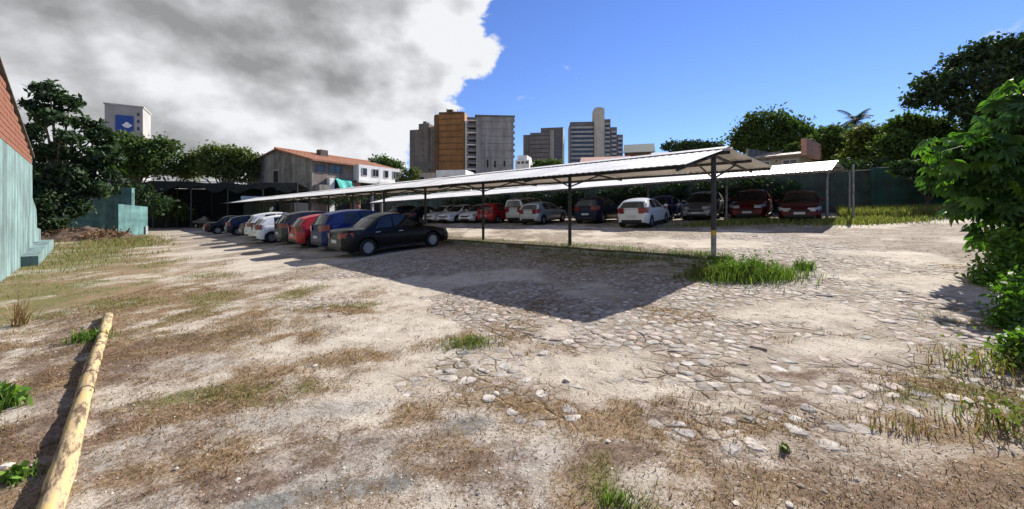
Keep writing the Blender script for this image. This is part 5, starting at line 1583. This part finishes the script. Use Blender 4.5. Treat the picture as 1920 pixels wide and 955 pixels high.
# low dry grass over the near ground
rgn = np.random.default_rng(77)
def scatter(n, x0, x1, y0, y1, fn, pw=1.0):
    X = rgn.uniform(x0, x1, n); Y = y0+(y1-y0)*rgn.random(n)**pw
    k = np.abs(X/Y) < 1.45; X, Y = X[k], Y[k]
    keep = rgn.random(len(X)) < fn(X, Y)
    return X[keep], Y[keep]
def m_dry(X, Y): return ground_masks(X, Y)[0]*.85 + .015
def m_grn(X, Y): return ground_masks(X, Y)[1]
def m_soil(X, Y): return ground_masks(X, Y)[2]*.5
X, Y = scatter(420000, -9, 9, 1.9, 11, m_dry, 1.5)
h_ = rgn.uniform(.010, .048, len(X))*(1+.5*(fbm(X, Y, 1.5, 3, 4)-.5)*2); h_ = h_*np.clip(.5+(Y-1.9)*.35, .5, 1); w_ = rgn.uniform(.004, .011, len(X))*np.clip(.6+(Y-1.9)*.3, .6, 1)
V, F, T = blades(X, Y, h_, w_, pal(len(X), DRYC, 1), 2.4, 2)
tag(link('dry_grass', np_mesh('dry_grass', V, F, T), LM_GRASS), 'short straw-brown dry grass scattered over the near ground', 'grass', kind='stuff')
X, Y = scatter(90000, -9, 9, 2.2, 12, m_grn, 1.3)
X2, Y2 = [], []
Xa = rgn.uniform(-34, -4, 90000); Ya = rgn.uniform(5, 34, 90000); k = (rgn.random(90000) < m_grn(Xa, Ya)) & (Ya > 9)
X = np.concatenate([X, Xa[k]]); Y = np.concatenate([Y, Ya[k]])
sc = 1+np.clip((Y-8)/8, 0, 2.2)
h_ = rgn.uniform(.03, .10, len(X))*sc*np.where(Y < 4.5, .55, 1); w_ = rgn.uniform(.004, .009, len(X))*sc
V, F, T = blades(X, Y, h_, w_, pal(len(X), GRNC+DRYC[:2], 3), 1.0, 5)
tag(link('green_grass', np_mesh('green_grass', V, F, T), LM_GRASS), 'olive green grass of the verge along the teal wall', 'grass', kind='stuff')
X, Y = scatter(150000, -9, 9, 1.9, 9, m_soil, 1.4)
h_ = rgn.uniform(.01, .045, len(X)); w_ = rgn.uniform(.003, .008, len(X))
V, F, T = blades(X, Y, h_, w_, pal(len(X), [(.12, .075, .05), (.18, .12, .085), (.08, .05, .035), (.24, .17, .12)], 4), 2.6, 6)
tag(link('leaf_litter', np_mesh('leaf_litter', V, F, T), LM_GRASS), 'brown dead stalks littering the bare soil in the foreground', 'litter', kind='stuff')
# grass on the planted strip under the middle carport
n = 26000
u_ = U1P-.5+44*rgn.random(n)**1.6; v_ = V1P+rgn.uniform(-1.1, .45, n)
X = U1[0]*u_+V1[0]*v_; Y = U1[1]*u_+V1[1]*v_
k = rgn.random(n) < sstep(fbm(X, Y, 1.2, 3, 9), .32, .55); X, Y = X[k], Y[k]
V, F, T = blades(X, Y, rgn.uniform(.04, .17, len(X)), rgn.uniform(.007, .014, len(X)), pal(len(X), GRNC+FRSC, 7), .8, 8, .06)
tag(link('strip_grass', np_mesh('strip_grass', V, F, T), LM_GRASS), 'dark green grass on the planted strip under the middle carport', 'grass', kind='stuff')
# tall grass along the right boundary wall and at the end of the farther carport
n = 42000
s_ = rgn.uniform(-22, -1.2, n); v_ = rgn.uniform(26.2, 31.0, n)
X = U2[0]*s_+V2[0]*v_; Y = U2[1]*s_+V2[1]*v_
Xb = rgn.normal(0, 1.3, 5000); Yb = rgn.normal(0, .6, 5000); c0 = L2(-1.7, 23.3)
X = np.concatenate([X, c0[0]+Xb]); Y = np.concatenate([Y, c0[1]+Yb])
c1 = L2(2.5, 22.6); X = np.concatenate([X, c1[0]+rgn.normal(0, 1.6, 4000)]); Y = np.concatenate([Y, c1[1]+rgn.normal(0, .5, 4000)])
h_ = rgn.uniform(.18, .62, len(X))*np.where(np.arange(len(X)) < n, 1, .5)
V, F, T = blades(X, Y, h_, rgn.uniform(.02, .04, len(X)), pal(len(X), GRNC+[(.26, .27, .08), (.30, .28, .10)], 9), .7, 10)
tag(link('tall_grass', np_mesh('tall_grass', V, F, T), LM_GRASS), 'yellow green tall grass below the right boundary wall', 'grass', kind='stuff')
def weed(label, px, py, rad, n, hgt, wid, cols, seed, group=None, leaf=0, ry=None):
    """a clump of weeds: blades and small leaves rooted in one spot"""
    x, y = gp(px, py); rgw = np.random.default_rng(seed); g = gzf(x, y)
    X = x+rgw.normal(0, rad, n); Y = y+rgw.normal(0, ry or rad*.6, n)
    d = np.hypot(X-x, Y-y)/max(rad, .01)
    V, F, T = blades(X, Y, hgt*rgw.uniform(.35, 1.0, n)*np.clip(1.15-.25*d, .3, 1), np.full(n, wid)*rgw.uniform(.6, 1.4, n), pal(n, cols, seed), .75, seed)
    root = empty('weed_clump', (x, y, g)); V = V-np.array((x, y, g))
    tag(link('blades', np_mesh('blades', V, F, T), LM_GRASS, root), kind='stuff')
    if leaf:
        lv, lf, lt = leaf_cloud([(0, 0, hgt*.45, rad*1.3, rad, hgt*.45)], leaf, wid*5, seed, .1, shell=.2, spread=.3, base=np.array(cols[0])/.1*1.0*np.array((.1, .1, .1)), clump=5)
        tag(link('leaves', np_mesh('leaves', lv, lf, lt), LM_GRASS, root), kind='stuff')
    tag(root, label, 'weeds', group)
weed('bright green bushy weed clump round the foot of the nearest carport post', 1400, 520, .46, 2600, .42, .014, FRSC+GRNC[:2], 31, leaf=700, ry=.35)
weed('low dark weed patch left of the nearest carport post', 1330, 520, .30, 900, .32, .014, GRNC, 32, leaf=200)
weed('small isolated weed tuft right of the bushy clump by the post', 1508, 505, .12, 160, .34, .016, FRSC, 33, leaf=40)
weed('broad-leaved green weed at the left edge beside the yellow log', 8, 770, .10, 120, .28, .02, FRSC, 34, leaf=120)
weed('little green weed left of the near end of yellow log', 30, 905, .08, 100, .12, .012, FRSC, 35, leaf=80)
weed('green sprig leaning on the far end of the yellow log', 165, 640, .16, 200, .22, .012, FRSC, 36, leaf=60)
weed('weed tuft in the paving below the shadow corner', 880, 645, .22, 380, .13, .010, GRNC, 37, leaf=60)
weed('dry stalky weed standing by the left edge of the verge', 35, 610, .10, 60, .75, .012, DRYC, 38)
weed('low green tuft at the bottom of picture, right of the centre', 1150, 945, .10, 160, .10, .008, FRSC, 39)
weed('straggly weeds under the right shrub by the stones', 1870, 690, .30, 260, .26, .010, GRNC+DRYC, 40, leaf=160)
weed('tall straggly weeds at the lower right edge', 1895, 800, .24, 160, .22, .010, GRNC+DRYC, 41, leaf=120)
weed('brown dead weed tuft in the stones at lower right', 1690, 800, .14, 120, .13, .008, DRYC+GRNC[:1], 42)
weed('small dark weed sprouting among stones at lower right centre', 1470, 845, .02, 24, .07, .010, GRNC, 43, leaf=16)
weed('dry grass tuft right of the middle at the bottom', 1310, 900, .35, 300, .05, .007, DRYC+GRNC[:1], 44)

# ------------------------------------------------------------------ yellow log
a_ = gp(203, 596); b_ = gp(88, 985)
dirl = Vector((b_[0]-a_[0], b_[1]-a_[1], 0)); ln = dirl.length+.9; dl = dirl.normalized()
lr = empty('yellow_log', (a_[0], a_[1], gzf(*a_)), math.atan2(dl.y, dl.x))
m_, nt, nd, lk, bs = newmat('peeling_yellow_paint')
tcn = nd.new('ShaderNodeTexCoord'); mpn = nd.new('ShaderNodeMapping'); mpn.inputs['Scale'].default_value = (1.2, 6, 6); lk.new(tcn.outputs['Object'], mpn.inputs[0])
n1 = nd.new('ShaderNodeTexNoise'); n1.inputs['Scale'].default_value = 2.6; n1.inputs['Detail'].default_value = 9; n1.inputs['Roughness'].default_value = .68; lk.new(mpn.outputs[0], n1.inputs['Vector'])
rp = nd.new('ShaderNodeValToRGB')
rp.color_ramp.elements[0].position = .40; rp.color_ramp.elements[0].color = (.12, .085, .055, 1)
rp.color_ramp.elements[1].position = .66; rp.color_ramp.elements[1].color = (.56, .38, .13, 1)
e = rp.color_ramp.elements.new(.50); e.color = (.40, .31, .19, 1)
lk.new(n1.outputs[0], rp.inputs[0]); lk.new(rp.outputs[0], bs.inputs['Base Color']); bs.inputs['Roughness'].default_value = .95; bs.inputs['Specular IOR Level'].default_value = .1
bp = nd.new('ShaderNodeBump'); bp.inputs['Strength'].default_value = .6; bp.inputs['Distance'].default_value = .01; lk.new(n1.outputs[0], bp.inputs['Height']); lk.new(bp.outputs[0], bs.inputs['Normal'])
V = []; F = []; ns, nr = 70, 16
rg = random.Random(3)
for i_ in range(ns+1):
    t_ = ln*i_/ns; xw, yw = a_[0]+dl.x*t_, a_[1]+dl.y*t_
    rad = .064+.003*math.sin(t_*2.3)+rg.uniform(-.0035, .0035) - (.003 if int(t_*2.1) % 2 else 0)
    if i_ in (0, ns): rad *= .93
    cz = gzf(xw, yw)-lr.location.z+.045
    for k in range(nr):
        q = 2*math.pi*k/nr; rr = rad*(1+.05*math.sin(3*q+t_*1.3)+.03*math.sin(7*q-t_*5))
        V.append((t_, rr*math.cos(q)+.006*math.sin(t_*1.4), cz+rr*math.sin(q)))
for i_ in range(ns):
    for k in range(nr): F.append((i_*nr+k, i_*nr+(k+1) % nr, (i_+1)*nr+(k+1) % nr, (i_+1)*nr+k))
F += [tuple(range(nr-1, -1, -1)), tuple(ns*nr+k for k in range(nr))]
MB().add(V, F).build('trunk', m_, lr, True)
for t_ in (1.75, 2.35, 3.2, 3.75, 4.3):
    if t_ > ln-.2: continue
    xw, yw = a_[0]+dl.x*t_, a_[1]+dl.y*t_; cz = gzf(xw, yw)-lr.location.z+.045
    pts = []
    for k in range(19):
        q = 2*math.pi*k/18; pts.append((t_+.02*math.sin(q*1.0+t_), .070*math.cos(q)+.006*math.sin(t_*1.4), cz+.070*math.sin(q)))
    MB().path(pts, [.004]*19, n=5, caps=False).build('wire_tie', mat('rusty_wire', (.10, .06, .04), .8), lr)
tag(lr, 'yellow painted log with wire ties lying along the left foreground', 'log')
# loose stones and rubble
for k, (px, py, s_) in enumerate(((590, 688, .03), (1480, 948, .02), (480, 850, .014), (12, 880, .05), (330, 880, .016), (1062, 715, .03), (930, 740, .03))):
    x, y = gp(px, py); rg = random.Random(90+k); me = bpy.data.meshes.new('loose_stone')
    import bmesh
    bm = bmesh.new(); bmesh.ops.create_icosphere(bm, subdivisions=2, radius=s_)
    for v in bm.verts: v.co = Vector((v.co.x*1.3, v.co.y, v.co.z*.6))*(1+rg.uniform(-.16, .16))
    bm.to_mesh(me); bm.free(); tinted(me, (.55, .50, .44))
    o = link('loose_stone', me, STM); o.location = (x, y, gzf(x, y)+s_*.2); o.rotation_euler = (0, 0, rg.uniform(0, 6))
    tag(o, ['pale loose stone on the bare patch left of the middle', 'tiny pale stone at the bottom right of centre', 'tiny pebble on the beige patch right of the log', 'pale stone at the left edge near the log',
            'small pebble on bare soil beside the log', 'flat loose stone on the sandy patch below the shadow', 'flat loose stone above the grey concrete patch'][k], 'stone')
# gravel and crumbs of stone lying everywhere on the near ground
n = 26000
X = rgn.uniform(-9, 9, n); Y = 2.2+9.5*rgn.random(n)**1.6
k = (np.abs(X/Y) < 1.45) & (rgn.random(n) < .25+.9*sstep(fbm(X, Y, 1.1, 4, 44), .42, .66)); X, Y = X[k], Y[k]; n = len(X)
r0 = rgn.uniform(.003, .009, n)*(1+(rgn.random(n) < .07)*rgn.uniform(.5, 1.6, n))
oct_ = np.array([(1, 0, 0), (.3, .9, .1), (-.8, .5, 0), (-.7, -.6, .1), (.4, -.9, 0), (.1, .1, .7)])
ang = rgn.uniform(0, 6.28, n); ca1, sa1 = np.cos(ang), np.sin(ang)
O = oct_[None]*rgn.uniform(.7, 1.3, (n, 6, 1))*r0[:, None, None]
V = np.stack([O[..., 0]*ca1[:, None]-O[..., 1]*sa1[:, None]+X[:, None], O[..., 0]*sa1[:, None]+O[..., 1]*ca1[:, None]+Y[:, None], O[..., 2]+(gz(X, Y)+relief(X, Y)+.001)[:, None]], -1)
F = (np.arange(n)[:, None, None]*6+np.array([(0, 1, 5), (1, 2, 5), (2, 3, 5), (3, 4, 5), (4, 0, 5)])[None]).reshape(-1, 3)
T = np.repeat(pal(n, [(.46, .39, .32), (.36, .30, .25), (.56, .50, .44), (.24, .19, .15), (.42, .32, .26)], 55), 6, 0)
tag(link('gravel', np_mesh('gravel', V.reshape(-1, 3), F, T), STM), 'loose gravel and crumbs of stone over the near ground', 'gravel', kind='stuff')
# mound of dead leaves and earth by the ruined wall
x, y = at(165, 31); me = None
V = []; F = []; n_ = 40
for i_ in range(n_+1):
    for j in range(n_+1):
        a_, b_ = -1+2*i_/n_, -1+2*j/n_; xx, yy = x+a_*4.2, y+b_*3.0
        r2 = a_*a_+b_*b_; h = max(0, 1-r2)**1.3*.75*(.2+1.6*float(fbm(np.array(xx), np.array(yy), 1.3, 5, 6, .65)))
        V.append((xx, yy, gzf(xx, yy)+h-.08))
for i_ in range(n_):
    for j in range(n_): a_ = i_*(n_+1)+j; F.append((a_, a_+n_+1, a_+n_+2, a_+1))
o = MB().add(V, F).build('earth_mound', mat('reddish_earth', (.13, .075, .05), .95, col2=(.07, .05, .03), scale=1.6, bump=.8, bscale=8), smooth=True)
V, F, T = leaf_cloud([(x-1.5, y, gzf(x, y)+.3, 2.4, 1.8, .35), (x+1.2, y-.4, gzf(x, y)+.25, 2.2, 1.6, .3)], 2600, .26, 61, .1, shell=.3, spread=.2, base=(.16, .095, .055), vary=.5)
V[:, 2] = np.maximum(V[:, 2], gz(V[:, 0], V[:, 1])+.02)
tag(link('dead_leaves', np_mesh('dead_leaves', V, F, T), LM_GRASS, o), kind='stuff')
tag(o, 'mound of reddish earth and dead leaves before the ruined wall', 'mound')
